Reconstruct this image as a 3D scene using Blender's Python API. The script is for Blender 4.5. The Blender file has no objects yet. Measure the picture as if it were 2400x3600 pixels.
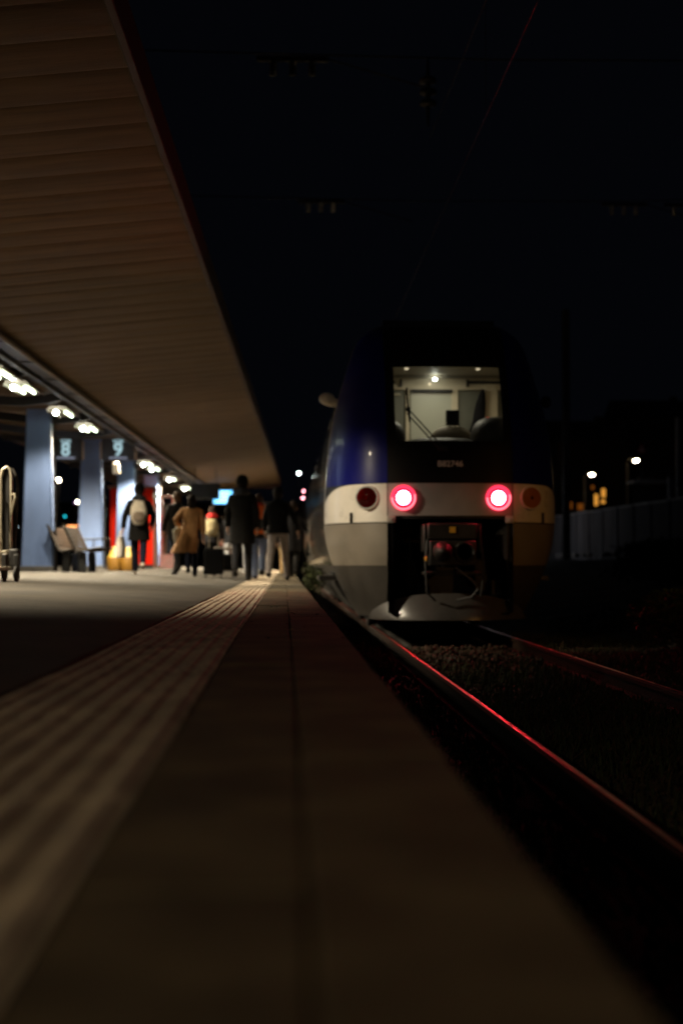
import bpy, math, random
from mathutils import Vector, Matrix, Euler
R = math.radians
random.seed(7)
S = bpy.context.scene
COL = S.collection

# ------------------------------------------------------------------ camera
CAM_H = 0.33                      # height of the lens above the platform edge
cam = bpy.data.cameras.new("Camera"); camo = bpy.data.objects.new("Camera", cam); COL.objects.link(camo)
cam.sensor_fit = 'HORIZONTAL'; cam.sensor_width = 24.0; cam.lens = 50.0
cam.clip_start = 0.05; cam.clip_end = 1500
camo.location = (0, 0, CAM_H)
camo.rotation_euler = Euler((R(90 + 2.05), 0, R(-2.28)), 'XYZ')
cam.dof.use_dof = True; cam.dof.focus_distance = 8.8; cam.dof.aperture_fstop = 1.5; cam.dof.aperture_blades = 0
S.camera = camo
S.render.engine = 'CYCLES'
S.cycles.use_denoising = True
S.cycles.max_bounces = 6; S.cycles.diffuse_bounces = 3; S.cycles.glossy_bounces = 3
S.cycles.transparent_max_bounces = 8
S.cycles.sample_clamp_indirect = 4.0
S.cycles.caustics_reflective = False; S.cycles.caustics_refractive = False
# ------------------------------------------------------------------ night sky
W = bpy.data.worlds.new("World"); S.world = W; W.use_nodes = True
bg = W.node_tree.nodes['Background']
bg.inputs[0].default_value = (0.50, 0.62, 1.0, 1); bg.inputs[1].default_value = 0.0019
S.view_settings.view_transform = 'Standard'; S.view_settings.look = 'None'
S.view_settings.exposure = 0.0; S.view_settings.gamma = 1.0
# lamp strengths (W)
P_TUBE = 1900.0                     # canopy luminaires that the picture shows, also scaled for assumed ones
P_ASSUMED_NEAR = 2600.0                     # assumed luminaire behind the camera, added to light the foreground
P_ASSUMED_SODIUM = 480.0  # assumed sodium lamp, outside the view on the right
P_CAB = 8.5
E_TAIL = 175.0

# ------------------------------------------------------------------ materials
def mat(name, col, rough=0.6, metal=0.0, var=0.0, vscale=8.0, bump=0.0, bscale=60.0, coat=0.0, spec=0.5, dirt=None, dscale=2.0, sheen=0.0, stretch=None):
    m = bpy.data.materials.new(name); m.use_nodes = True
    nt = m.node_tree; b = nt.nodes['Principled BSDF']
    b.inputs['Base Color'].default_value = (*col, 1); b.inputs['Roughness'].default_value = rough
    b.inputs['Metallic'].default_value = metal; b.inputs['Coat Weight'].default_value = coat
    b.inputs['Coat Roughness'].default_value = 0.06
    b.inputs['Specular IOR Level'].default_value = spec
    if sheen: b.inputs['Sheen Weight'].default_value = sheen
    tc = nt.nodes.new('ShaderNodeTexCoord'); src = tc.outputs['Object']
    if stretch:
        mp = nt.nodes.new('ShaderNodeMapping'); mp.inputs['Scale'].default_value = stretch
        nt.links.new(src, mp.inputs[0]); src = mp.outputs[0]
    cur = None
    if var:
        n = nt.nodes.new('ShaderNodeTexNoise'); n.inputs['Scale'].default_value = vscale; n.inputs['Detail'].default_value = 8
        nt.links.new(src, n.inputs['Vector'])
        rmp = nt.nodes.new('ShaderNodeMapRange'); rmp.inputs['From Min'].default_value = .3; rmp.inputs['From Max'].default_value = .7
        rmp.inputs['To Min'].default_value = 1 - var; rmp.inputs['To Max'].default_value = 1 + var
        nt.links.new(n.outputs['Fac'], rmp.inputs['Value'])
        mx = nt.nodes.new('ShaderNodeMix'); mx.data_type = 'RGBA'; mx.blend_type = 'MULTIPLY'; mx.inputs['Factor'].default_value = 1
        mx.inputs['A'].default_value = (*col, 1); nt.links.new(rmp.outputs[0], mx.inputs['B'])
        cur = mx.outputs['Result']
        r2 = nt.nodes.new('ShaderNodeMapRange'); r2.inputs['To Min'].default_value = max(.03, rough - .12); r2.inputs['To Max'].default_value = min(1, rough + .12)
        nt.links.new(n.outputs['Fac'], r2.inputs['Value']); nt.links.new(r2.outputs[0], b.inputs['Roughness'])
    if dirt:
        n = nt.nodes.new('ShaderNodeTexNoise'); n.inputs['Scale'].default_value = dscale; n.inputs['Detail'].default_value = 10; n.inputs['Roughness'].default_value = .65
        nt.links.new(src, n.inputs['Vector'])
        rmp = nt.nodes.new('ShaderNodeMapRange'); rmp.inputs['From Min'].default_value = .5; rmp.inputs['From Max'].default_value = .68
        nt.links.new(n.outputs['Fac'], rmp.inputs['Value'])
        mx = nt.nodes.new('ShaderNodeMix'); mx.data_type = 'RGBA'
        nt.links.new(rmp.outputs[0], mx.inputs['Factor'])
        if cur: nt.links.new(cur, mx.inputs['A'])
        else: mx.inputs['A'].default_value = (*col, 1)
        mx.inputs['B'].default_value = (*dirt, 1); cur = mx.outputs['Result']
    if cur: nt.links.new(cur, b.inputs['Base Color'])
    if bump:
        n = nt.nodes.new('ShaderNodeTexNoise'); n.inputs['Scale'].default_value = bscale; n.inputs['Detail'].default_value = 6
        nt.links.new(src, n.inputs['Vector'])
        bp = nt.nodes.new('ShaderNodeBump'); bp.inputs['Strength'].default_value = bump; bp.inputs['Distance'].default_value = .02
        nt.links.new(n.outputs['Fac'], bp.inputs['Height']); nt.links.new(bp.outputs[0], b.inputs['Normal'])
    return m

def emit(name, col, s):
    m = bpy.data.materials.new(name); m.use_nodes = True
    nt = m.node_tree; nt.nodes.clear()
    o = nt.nodes.new('ShaderNodeOutputMaterial'); e = nt.nodes.new('ShaderNodeEmission')
    e.inputs[0].default_value = (*col, 1); e.inputs[1].default_value = s; nt.links.new(e.outputs[0], o.inputs[0])
    return m

def glass(name, tint=(.95, .95, .93), refl=0.06):
    m = bpy.data.materials.new(name); m.use_nodes = True
    nt = m.node_tree; nt.nodes.clear()
    o = nt.nodes.new('ShaderNodeOutputMaterial'); t = nt.nodes.new('ShaderNodeBsdfTransparent'); g = nt.nodes.new('ShaderNodeBsdfGlossy')
    t.inputs[0].default_value = (*tint, 1); g.inputs['Roughness'].default_value = .03
    lw = nt.nodes.new('ShaderNodeFresnel'); lw.inputs[0].default_value = 1.4
    mx = nt.nodes.new('ShaderNodeMixShader'); nt.links.new(lw.outputs[0], mx.inputs[0])
    nt.links.new(t.outputs[0], mx.inputs[1]); nt.links.new(g.outputs[0], mx.inputs[2]); nt.links.new(mx.outputs[0], o.inputs[0])
    return m

M = {}
M['asphalt'] = mat('asphalt', (.050, .041, .030), .85, var=.45, vscale=3, bump=.5, bscale=160, dirt=(.028, .023, .017), dscale=.8)
M['strip'] = mat('ridged_paver', (.70, .58, .44), .75, var=.30, vscale=7, bump=.35, bscale=140, dirt=(.36, .29, .22), dscale=2.2)
M['slab'] = mat('edge_slab', (.125, .094, .052), .85, var=.5, vscale=4, bump=.4, bscale=110, dirt=(.068, .050, .027), dscale=1.7)
M['platform_face'] = mat('platform_face', (.045, .035, .028), .9, var=.5, vscale=3, bump=.5, bscale=30)
M['ground'] = mat('ground', (.02, .015, .010), .95, var=.6, vscale=2, bump=.8, bscale=18)
M['bank'] = mat('bank_soil', (.02, .02, .014), .95, var=.6, vscale=1.5, bump=.8, bscale=8)
M['stone'] = mat('ballast', (.048, .034, .021), .95, spec=.15, var=.5, vscale=9, bump=.4, bscale=40)
M['leaf'] = mat('weed_leaf', (.040, .048, .017), .7, spec=.15, var=.5, vscale=6)
M['drygrass'] = mat('dry_grass', (.060, .042, .019), .8, spec=.15, var=.5, vscale=6)
M['bush'] = mat('bush_leaf', (.03, .045, .016), .65, spec=.2, var=.5, vscale=4)
M['twig'] = mat('twig', (.05, .035, .02), .8, var=.3)
M['rust'] = mat('rail_rust', (.020, .010, .006), .85, spec=.1, var=.5, vscale=20, bump=.4, bscale=60)
M['railtop'] = mat('rail_polished_red_tint', (.72, .17, .13), .36, metal=1.0, var=.30, vscale=5, bump=.05, bscale=26, dirt=(.06, .03, .02), dscale=2.2)  # metal tinted red to deepen the tail lamps' reflected streak
M['soffit'] = mat('soffit_board', (.150, .102, .062), .75, spec=.2, var=.28, vscale=2.2, bump=.12, bscale=12, dirt=(.105, .070, .042), dscale=.9, stretch=(.5, 4, 1))
M['fascia'] = mat('fascia', (.035, .011, .008), .7, var=.3, vscale=3)
M['darksteel'] = mat('dark_steel', (.028, .024, .021), .55, metal=.3, var=.3)
M['pipe'] = mat('pipe', (.16, .12, .09), .5, var=.3, vscale=4)
M['pillar'] = mat('blue_pillar', (.24, .36, .70), .55, var=.18, vscale=1.6, bump=.12, bscale=30, dirt=(.14, .22, .46), dscale=1.1, stretch=(1, 1, .35))
M['pillarfoot'] = mat('pillar_foot', (.14, .13, .12), .8, var=.3)
M['tube'] = emit('tube_light', (.84, 1.0, .70), 15)
M['globe'] = emit('globe_light', (.95, 1.0, .88), 60)
M['luminaire'] = mat('luminaire_shell', (.42, .36, .29), .4, var=.1)
M['blue'] = mat('train_blue', (.005, .006, .12), .36, spec=.12, coat=.08, var=.06, vscale=3)
M['silver'] = mat('train_silver', (.52, .47, .41), .35, metal=.1, coat=1.0, var=.1, vscale=2, dirt=(.30, .27, .23), dscale=.7)
M['white'] = mat('train_white', (.72, .67, .60), .3, coat=.6, var=.07, vscale=3, dirt=(.56, .51, .44), dscale=1.2)
M['fairing'] = mat('fairing_paint', (.20, .172, .138), .4, coat=.2, var=.10, vscale=3, dirt=(.14, .12, .095), dscale=1.3)
M['greypanel'] = mat('train_grey', (.33, .285, .27), .42, coat=.2, var=.08, vscale=5)
M['darkgrey'] = mat('train_dark_grey', (.045, .039, .033), .5, var=.18, vscale=3)
M['blackpanel'] = mat('train_black', (.006, .004, .004), .55, spec=.15, var=.1)
M['plow'] = mat('plow_paint', (.055, .050, .047), .3, coat=.5, var=.14, vscale=4, dirt=(.04, .034, .03), dscale=2)
M['roof'] = mat('train_roof', (.035, .033, .033), .6, var=.2)
M['matblack'] = mat('black_plastic', (.012, .011, .011), .6, var=.15)
M['rubber'] = mat('rubber', (.014, .013, .013), .75)
M['coupler'] = mat('coupler_grey', (.014, .011, .009), .55, metal=.2, var=.35, vscale=9)
M['hose'] = mat('hose', (.014, .011, .009), .5)
M['yellow'] = mat('yellow_mark', (.70, .36, .03), .5)
M['tabwhite'] = mat('tab_white', (.45, .40, .36), .5)
M['glass'] = glass('window_glass', (.86, .86, .80))
M['darkglass'] = mat('dark_glass', (.008, .008, .009), .08, spec=.6)
M['tail_core'] = emit('tail_lamp_core', (1, .032, .06), E_TAIL)
M['tail_ring'] = emit('tail_lamp_ring', (1, .03, .075), 2.2)
M['tail_bead'] = emit('tail_lamp_bead', (1, .20, .24), 2.6)
M['chrome'] = mat('lamp_chrome', (.6, .55, .5), .12, metal=1)
M['reflred'] = mat('lamp_dish_red', (.20, .014, .014), .3, metal=.4); M['reflamb'] = mat('lamp_dish_amber', (.60, .30, .15), .4, metal=.2)  # dish colours carry the red and amber reflections
M['glintred'] = mat('red_glint_tint', (.95, .10, .10), .12, metal=1); M['glintamb'] = mat('amber_glint_tint', (.95, .6, .3), .12, metal=1)  # red and amber of the glints are tinted into the facets
M['lampglass'] = glass('lamp_glass', (.9, .55, .5))
M['lampglass2'] = glass('lamp_glass_clear', (.85, .75, .62))
M['cream'] = mat('cab_cream', (.62, .54, .40), .5, var=.05)
M['cabgrey'] = mat('cab_grey', (.15, .15, .12), .5, var=.08)
M['cabceil'] = mat('cab_ceiling', (.28, .25, .20), .6, var=.06)
M['cabdoor'] = mat('cab_door_glass', (.50, .50, .42), .22, var=.06, vscale=2)
M['cabseat'] = mat('cab_seat', (.15, .125, .09), .7, var=.12)
M['cabdash'] = mat('cab_dash', (.012, .010, .008), .55, var=.1)
M['cablamp'] = emit('cab_lamp', (.95, 1, .9), 30)
M['cabspot'] = emit('cab_spot', (1, .85, .6), 1.2)
M['redbtn'] = emit('red_indicator', (1, .06, .05), 1.0)
M['text'] = mat('number_white', (.92, .80, .76), .5)
M['wire'] = mat('copper_wire', (.06, .018, .014), .4, metal=.9)
M['porcelain'] = mat('porcelain', (.85, .82, .75), .15, coat=.8)
M['mast'] = mat('mast_paint', (.10, .085, .08), .6, var=.2, vscale=3)
M['concretewall'] = mat('concrete_wall', (.20, .19, .21), .85, var=.35, vscale=1.2, bump=.2, bscale=20, dirt=(.10, .09, .1), dscale=.7, stretch=(1, 1, .3))
M['palepost'] = mat('pale_post', (.55, .52, .52), .6, var=.15)
M['house'] = mat('house_render', (.10, .075, .055), .9, var=.25, vscale=.8)
M['houseroof'] = mat('house_roof', (.04, .03, .028), .9, var=.25)
M['winamber'] = emit('amber_window', (1, .42, .06), .75)
M['windim'] = emit('dim_window_wall_glow', (1, .28, .03), .12)
M['frame'] = mat('window_frame', (.08, .06, .05), .7)
M['lampwarm'] = emit('street_lamp_head', (1, .86, .60), 60)
M['lampwhite'] = emit('far_lamp_white', (.85, 1, .95), 30)
M['sig_cyan'] = emit('signal_cyan', (.02, .70, .80), 2.4)
M['sig_pale'] = emit('signal_pale', (.75, .95, 1), 6)
M['sig_red'] = emit('signal_red', (1, .32, .38), 14)
M['sig_redsmall'] = emit('signal_red_small', (1, .03, .06), 1.5)
M['led'] = emit('led_amber', (1, .34, .10), 5.0)
M['violet'] = emit('violet_lamp', (.30, .14, .48), .8)
M['signface'] = mat('sign_face', (.055, .052, .055), .4, var=.1)
M['signtext'] = emit('sign_lettering', (.42, .62, .68), .95)
M['signbar'] = emit('sign_bar', (.34, .37, .48), .55)
M['signedge'] = mat('sign_edge', (.75, .62, .52), .5)
M['boxlight'] = emit('small_light_box', (1, .80, .52), .40)
M['screen'] = emit('blue_screen', (.14, .55, 1.0), 2.6)
M['screen2'] = emit('blue_screen_rows', (.42, .72, 1.0), 3.2)
M['red'] = mat('red_panel', (.80, .022, .008), .8, var=.07, spec=.05)
M['rededge'] = mat('red_brown_post', (.20, .07, .045), .5, var=.2)
M['yellowbin'] = mat('yellow_bin', (.14, .066, .004), .55, var=.1)
M['yellowbag'] = mat('yellow_lid', (.26, .175, .03), .5, var=.1)
M['bench'] = mat('bench_wood', (.034, .021, .014), .85, spec=.08, var=.3, vscale=10, stretch=(1, .1, 1))
M['benchsteel'] = mat('bench_steel', (.06, .05, .042), .7, spec=.15, var=.1)
M['cartmetal'] = mat('cart_metal', (.52, .47, .37), .38, metal=.6, var=.15)
M['cartpanel'] = mat('cart_panel', (.33, .29, .23), .6, var=.2)
M['pebble'] = mat('pebble', (.05, .045, .04), .9, var=.5, vscale=30)
M['leafdry'] = mat('dry_leaf', (.35, .26, .07), .7, var=.3)
M['skin'] = mat('skin', (.46, .27, .19), .55, var=.06)

def cloth(name, c, r=.85, var=.15):
    if name not in M: M[name] = mat(name, c, r, var=var, vscale=14, bump=.25, bscale=35, sheen=.0, spec=.12)
    return M[name]
cloth('black_wool', (.006, .0055, .005)); cloth('navy', (.008, .010, .022)); cloth('camel', (.40, .21, .09)); cloth('grey_trouser', (.34, .30, .29))
cloth('jeans', (.16, .20, .32)); cloth('palejeans', (.42, .42, .44)); cloth('charcoal', (.010, .0095, .011)); cloth('brown_trouser', (.16, .125, .085))
cloth('shoe_dark', (.02, .018, .017)); cloth('shoe_pale', (.62, .54, .46)); cloth('hair_dark', (.018, .012, .009)); cloth('hair_brown', (.05, .03, .018))
cloth('orange', (.80, .16, .03)); cloth('cream_canvas', (.60, .53, .43)); cloth('beige_bag', (.36, .30, .17)); cloth('tote', (.80, .80, .70)); cloth('redcloth', (.55, .03, .03))
cloth('greybag', (.03, .03, .033)); cloth('suitcase', (.006, .006, .0065)); cloth('tan_trouser', (.45, .30, .14)); cloth('whitebag', (.74, .68, .60))
cloth('pattern_dark', (.22, .17, .13)); cloth('pinkcloth', (.45, .16, .14))

# ------------------------------------------------------------------ mesh helpers
class MB:
    def __init__(s): s.v = []; s.f = []; s.mi = []
    def add(s, vs, fs, m=0):
        b = len(s.v); s.v += [tuple(v) for v in vs]
        for f in fs: s.f.append(tuple(i + b for i in f)); s.mi.append(m)
        return s
    def box(s, c, d, rot=None, m=0, taper=1.0):
        hx, hy, hz = d[0]/2, d[1]/2, d[2]/2; vs = []
        for z in (-1, 1):
            k = taper if z > 0 else 1.0
            for x, y in ((-1, -1), (1, -1), (1, 1), (-1, 1)): vs.append(Vector((x*hx*k, y*hy*k, z*hz)))
        if rot: 
            q = Euler(rot).to_matrix(); vs = [q @ v for v in vs]
        c = Vector(c); vs = [v + c for v in vs]
        return s.add(vs, [(3, 2, 1, 0), (4, 5, 6, 7), (0, 1, 5, 4), (1, 2, 6, 5), (2, 3, 7, 6), (3, 0, 4, 7)], m)
    def loft(s, rings, cap=True, m=0, closed=True):
        n = len(rings[0]); vs = [p for r in rings for p in r]; fs = []
        for i in range(len(rings) - 1):
            for j in range(n if closed else n - 1):
                k = (j + 1) % n
                fs.append((i*n + j, i*n + k, (i+1)*n + k, (i+1)*n + j))
        if cap and closed:
            fs.append(tuple(range(n - 1, -1, -1))); fs.append(tuple((len(rings)-1)*n + j for j in range(n)))
        return s.add(vs, fs, m)
    def tube(s, pts, r, seg=10, m=0, flat=1.0):
        pts = [Vector(p) for p in pts]; n = len(pts)
        rr = r if isinstance(r, (list, tuple)) else [r]*n
        t = [(pts[min(i+1, n-1)] - pts[max(i-1, 0)]).normalized() for i in range(n)]
        up = Vector((0, 0, 1)) if abs(t[0].z) < .9 else Vector((1, 0, 0))
        a = t[0].cross(up).normalized(); rings = []
        for i in range(n):
            a = (a - t[i]*a.dot(t[i])).normalized(); b = t[i].cross(a)
            rings.append([pts[i] + (a*math.cos(2*math.pi*j/seg) + b*math.sin(2*math.pi*j/seg)*flat)*rr[i] for j in range(seg)])
        return s.loft(rings, m=m)
    def lathe(s, prof, c=(0, 0, 0), rot=None, seg=24, m=0):
        q = Euler(rot).to_matrix() if rot else Matrix.Identity(3); c = Vector(c)
        rings = [[c + q @ Vector((r*math.cos(2*math.pi*j/seg), r*math.sin(2*math.pi*j/seg), z)) for j in range(seg)] for r, z in prof]
        return s.loft(rings, m=m)
    def ell(s, c, r, seg=18, rings=10, rot=None, m=0, p=1.0):
        q = Euler(rot).to_matrix() if rot else Matrix.Identity(3); c = Vector(c); rg = []
        for i in range(rings + 1):
            a = -math.pi/2 + math.pi*i/rings; cr = max(.02, math.cos(a))**p
            rg.append([c + q @ Vector((r[0]*cr*math.cos(2*math.pi*j/seg), r[1]*cr*math.sin(2*math.pi*j/seg), r[2]*math.sin(a))) for j in range(seg)])
        return s.loft(rg, m=m)
    def grid(s, fn, nu, nv, m=0):
        vs = [fn(i/nu, j/nv) for j in range(nv+1) for i in range(nu+1)]
        return s.add(vs, [(j*(nu+1)+i, j*(nu+1)+i+1, (j+1)*(nu+1)+i+1, (j+1)*(nu+1)+i) for j in range(nv) for i in range(nu)], m)
    def build(s, name, mats, parent=None, smooth=True, bevel=0, loc=None, rotz=0, angle=38):
        me = bpy.data.meshes.new(name); me.from_pydata(s.v, [], s.f); me.update()
        for m in (mats if isinstance(mats, (list, tuple)) else [mats]): me.materials.append(M[m] if isinstance(m, str) else m)
        for p, k in zip(me.polygons, s.mi): p.material_index = k; p.use_smooth = smooth
        if smooth: me.set_sharp_from_angle(angle=R(angle))
        o = bpy.data.objects.new(name, me); COL.objects.link(o)
        if parent: o.parent = parent
        if loc: o.location = loc
        o.rotation_euler.z = rotz
        if bevel:
            b = o.modifiers.new('bevel', 'BEVEL'); b.width = bevel; b.segments = 2; b.limit_method = 'ANGLE'; b.angle_limit = R(50)
        return o

def tag(o, label, cat=None, group=None, kind=None):
    if label: o['label'] = label
    if cat: o['category'] = cat
    if group: o['group'] = group
    if kind: o['kind'] = kind
    return o
def thing(name, label, cat, loc=(0, 0, 0), rotz=0, group=None):
    o = bpy.data.objects.new(name, None); COL.objects.link(o); o.empty_display_size = .1
    o.location = loc; o.rotation_euler.z = rotz
    return tag(o, label, cat, group)
def struct(name, mb, m, **k):
    o = mb.build(name, m, **k); o['kind'] = 'structure'; return o
def copy_tree(o, parent=None):
    c = o.copy(); COL.objects.link(c); c.parent = parent
    for ch in list(o.children): copy_tree(ch, c)
    return c
def lamp(name, kind, parent, loc, energy, col, size=.1, rot=None, spot=None, blend=.6):
    l = bpy.data.lights.new(name, kind); l.energy = energy; l.color = col
    if kind == 'AREA': l.shape = 'DISK'; l.size = size
    else: l.shadow_soft_size = size
    if kind == 'SPOT': l.spot_size = spot; l.spot_blend = blend
    o = bpy.data.objects.new(name, l); COL.objects.link(o); o.location = loc
    if rot: o.rotation_euler = rot
    if parent: o.parent = parent
    return o
def text_mesh(name, body, size, m, parent, loc, rot, align='CENTER', depth=.002, sx=1.0):
    c = bpy.data.curves.new(name, 'FONT'); c.body = body; c.size = size; c.align_x = align; c.align_y = 'CENTER'; c.extrude = depth; c.offset = size*.022
    t = bpy.data.objects.new(name + '_tmp', c); COL.objects.link(t)
    dg = bpy.context.evaluated_depsgraph_get(); me = bpy.data.meshes.new_from_object(t.evaluated_get(dg))
    bpy.data.objects.remove(t); bpy.data.curves.remove(c)
    me.materials.clear(); me.materials.append(M[m])
    o = bpy.data.objects.new(name, me); COL.objects.link(o); o.parent = parent; o.location = loc; o.rotation_euler = rot; o.scale = (sx, 1, 1)
    return o

RAIL = CAM_H - .904               # rail head level
GROUND = RAIL - .18
def at(px, d, py=None):           # lateral (and height) of a sighting at distance d
    s = 3267/d; x = (px - 654)/s
    return x if py is None else (x, CAM_H + (1293 - py)/s)
def floor_z(x):                   # level of the platform surface
    if x > -.70: return 0.0
    if x > -3.2: return .115*(-.70 - x)/2.5 + .006
    return .121 + min(.04, (-3.2 - x)*.015)

# ------------------------------------------------------------------ the setting
EDGE, ST_R, ST_L = .277, -.218, -.683
Y0, Y1 = -9.0, 95.0
mb = MB(); mb.grid(lambda u, v: (-420 + 840*u, -60 + 560*v, GROUND - .03), 4, 4); struct('ground', mb, 'ground', smooth=False)
# asphalt surface, with the slight fall to the edge
prof = [(-.692, -.02), (-.694, .004), (-.76, .012), (-.9, .018)] + [(-1.2 - .4*i, floor_z(-1.2 - .4*i) + .004) for i in range(30)]
ys = [Y0 + i*.5 for i in range(int((Y1 - Y0)/.5) + 1)]
def asph(i, j):
    x, z = prof[i]; y = ys[j]
    jit = .010*math.sin(y*3.1) + .008*math.sin(y*7.7 + 1) + random.uniform(-.006, .006) if i in (1, 2) else 0
    return (x - (abs(jit) if i < 3 else 0), y, z + (random.uniform(-.003, .004) if i > 0 else 0))
mb = MB(); n = len(prof); mb.add([asph(i, j) for j in range(len(ys)) for i in range(n)], [(j*n+i+1, j*n+i, (j+1)*n+i, (j+1)*n+i+1) for j in range(len(ys)-1) for i in range(n-1)])
struct('platform_surface', mb, 'asphalt')
# ridged strip: tiles with eight ridges
mb = MB(); y = Y0; wd = ST_R - ST_L; k = 0
while y < 62:
    dz = random.uniform(-.002, .0025); dx = random.uniform(-.003, .003); L = 1.1; nr = 8; pts = []
    for r_ in range(nr):
        for t_ in (0, .16, .28, .58, .70): pts.append((ST_L + wd*(r_ + t_ + .08)/nr, .0075 if t_ in (.28, .58) else 0.0))
    pts = [(ST_L, -.05), (ST_L, 0)] + pts[1:] + [(ST_R, 0), (ST_R, -.05)]
    r0 = [(px + dx, y + .004, pz + dz) for px, pz in pts]; r1 = [(px + dx, y + L - .004, pz + dz) for px, pz in pts]
    mb.loft([r0, r1]); y += L
struct('tactile_strip', mb, 'strip', smooth=False)
# two rows of edge slabs
mb = MB()
for xa, xb, L in ((ST_R + .004, .0235, 1.6), (.0285, EDGE, 1.6)):
    y = Y0 + random.random()
    while y < Y1:
        z = random.uniform(-.005, .001); dx = random.uniform(-.003, .003)
        mb.box(((xa+xb)/2 + dx, y + L/2, z - .09), (xb - xa, L - .004, .18)); y += L
struct('platform_edge', mb, 'slab', smooth=False, bevel=.006)
mb = MB(); mb.box((.10, (Y0+Y1)/2, -.10 - .35), (.30, Y1 - Y0, .70)); mb.box((-.25, (Y0+Y1)/2, -.10), (.42, Y1-Y0, .06)); mb.box((.026, (Y0+Y1)/2, -.045), (.02, Y1-Y0, .07)); mb.box((-7, (Y0+Y1)/2, -.36), (13, Y1 - Y0, .6))
struct('platform_wall', mb, 'platform_face', smooth=False)
# track bed with a rough surface and a bank rising on the right
def bed(u, v):
    x = .26 + 12*u; yy = -6 + 120*v
    z = GROUND + .02*math.sin(yy*2.3 + x*3) + .02*math.sin(yy*.9 - x*5) + random.uniform(-.02, .02)
    if x > 4.2: z += min(1, (x - 4.2)/5)*1.15
    return (x, yy, z)
mb = MB(); mb.grid(bed, 40, 240); struct('track_bed', mb, 'ground')
mb = MB(); mb.grid(lambda u, v: (11.9 + 90*u, -6 + 250*v, GROUND + 1.12 + 1.5*u + random.uniform(-.03, .03)), 20, 60); struct('right_bank', mb, 'bank')

# rails
def rail(x, label):
    prof = [(-.07, -.15), (.07, -.15), (.07, -.138), (.012, -.12), (.010, -.045), (.034, -.035), (.035, -.006), (.028, .001), (.015, .0035), (-.015, .0035), (-.028, .001), (-.035, -.006), (-.034, -.035), (-.010, -.045), (-.012, -.12), (-.07, -.138)]
    mb = MB(); r = lambda y: [(px, y, pz) for px, pz in prof]
    mb.loft([r(-5 + i) for i in range(0, 90)])
    o = mb.build('rail', 'rust', loc=(x, 0, RAIL)); tag(o, label, 'rail', 'rails of the track')
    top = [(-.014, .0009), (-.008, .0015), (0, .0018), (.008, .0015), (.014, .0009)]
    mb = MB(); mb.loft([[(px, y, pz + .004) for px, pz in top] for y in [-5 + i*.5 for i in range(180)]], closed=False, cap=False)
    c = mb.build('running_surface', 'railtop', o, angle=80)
    return o
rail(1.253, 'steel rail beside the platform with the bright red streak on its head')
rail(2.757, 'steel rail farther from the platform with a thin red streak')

# ballast, weeds
def stones(n, x0, x1, y0, y1, zf, smin, smax):
    mb = MB()
    for _ in range(n):
        x = random.uniform(x0, x1); y = random.uniform(y0, y1)
        s = random.uniform(smin, smax); c = Vector((x, y, zf(x, y) + s*.25)); q = Euler((random.random()*6, random.random()*6, random.random()*6)).to_matrix()
        vs = [c + q @ Vector((a*s*random.uniform(.6, 1.2), b*s*random.uniform(.5, 1.1), d*s*random.uniform(.4, .9))) for a, b, d in ((1, 0, 0), (-1, 0, 0), (0, 1, 0), (0, -1, 0), (0, 0, 1), (0, 0, -1))]
        mb.add(vs, [(0, 2, 4), (2, 1, 4), (1, 3, 4), (3, 0, 4), (2, 0, 5), (1, 2, 5), (3, 1, 5), (0, 3, 5)])
    return mb
bz = lambda x, y: GROUND + .03 + (min(1, max(0, (x - 4.2)/5))*1.15)
mb = stones(7500, 1.3, 4.2, 5.5, 17.5, bz, .012, .034)
for q in (stones(1500, .36, 1.2, 2.5, 20, bz, .014, .04), stones(1500, 4.2, 6.0, 6, 24, bz, .014, .045)): mb.add(q.v, q.f)
tag(mb.build('ballast', 'stone', smooth=False), 'brown ballast stones lying between and beside the rails', 'ballast', kind='stuff')
M['stone_lit'] = mat('painted_lit_ballast', (.055, .037, .02), .85, var=.5, vscale=9, bump=.4, bscale=40)  # paler colour stands in for light falling on the gravel
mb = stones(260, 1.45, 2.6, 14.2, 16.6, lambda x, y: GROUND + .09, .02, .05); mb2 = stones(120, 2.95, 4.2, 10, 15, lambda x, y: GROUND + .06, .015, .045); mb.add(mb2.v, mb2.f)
tag(mb.build('painted_lit_ballast', 'stone_lit', smooth=False), 'stone patches coloured paler to show light falling in front of the train and right of the rails', 'ballast', kind='stuff')
def blades(n, spots, hmin, hmax):
    mb = MB()
    for _ in range(n):
        x, y, z, sp = random.choice(spots); x += random.gauss(0, sp); y += random.gauss(0, sp*1.8)
        if 1.17 < x < 1.34 or 2.68 < x < 2.84: continue
        if x < .30 and z < -.2: continue
        h = random.uniform(hmin, hmax); a = random.random()*6.28; w = random.uniform(.004, .011); ln = random.uniform(.1, .7)*h
        dx, dy = math.cos(a), math.sin(a); px, py = -dy*w, dx*w; p = Vector((x, y, z))
        vs = []
        for t in (0, .5, 1): 
            q = p + Vector((dx*ln*t*t, dy*ln*t*t, h*t*(1 - .2*t))); k = (1 - t*.9)
            vs += [q + Vector((px*k, py*k, 0)), q - Vector((px*k, py*k, 0))]
        mb.add(vs, [(0, 1, 3, 2), (2, 3, 5, 4)], random.choice((0, 0, 1)))
    return mb
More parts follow.
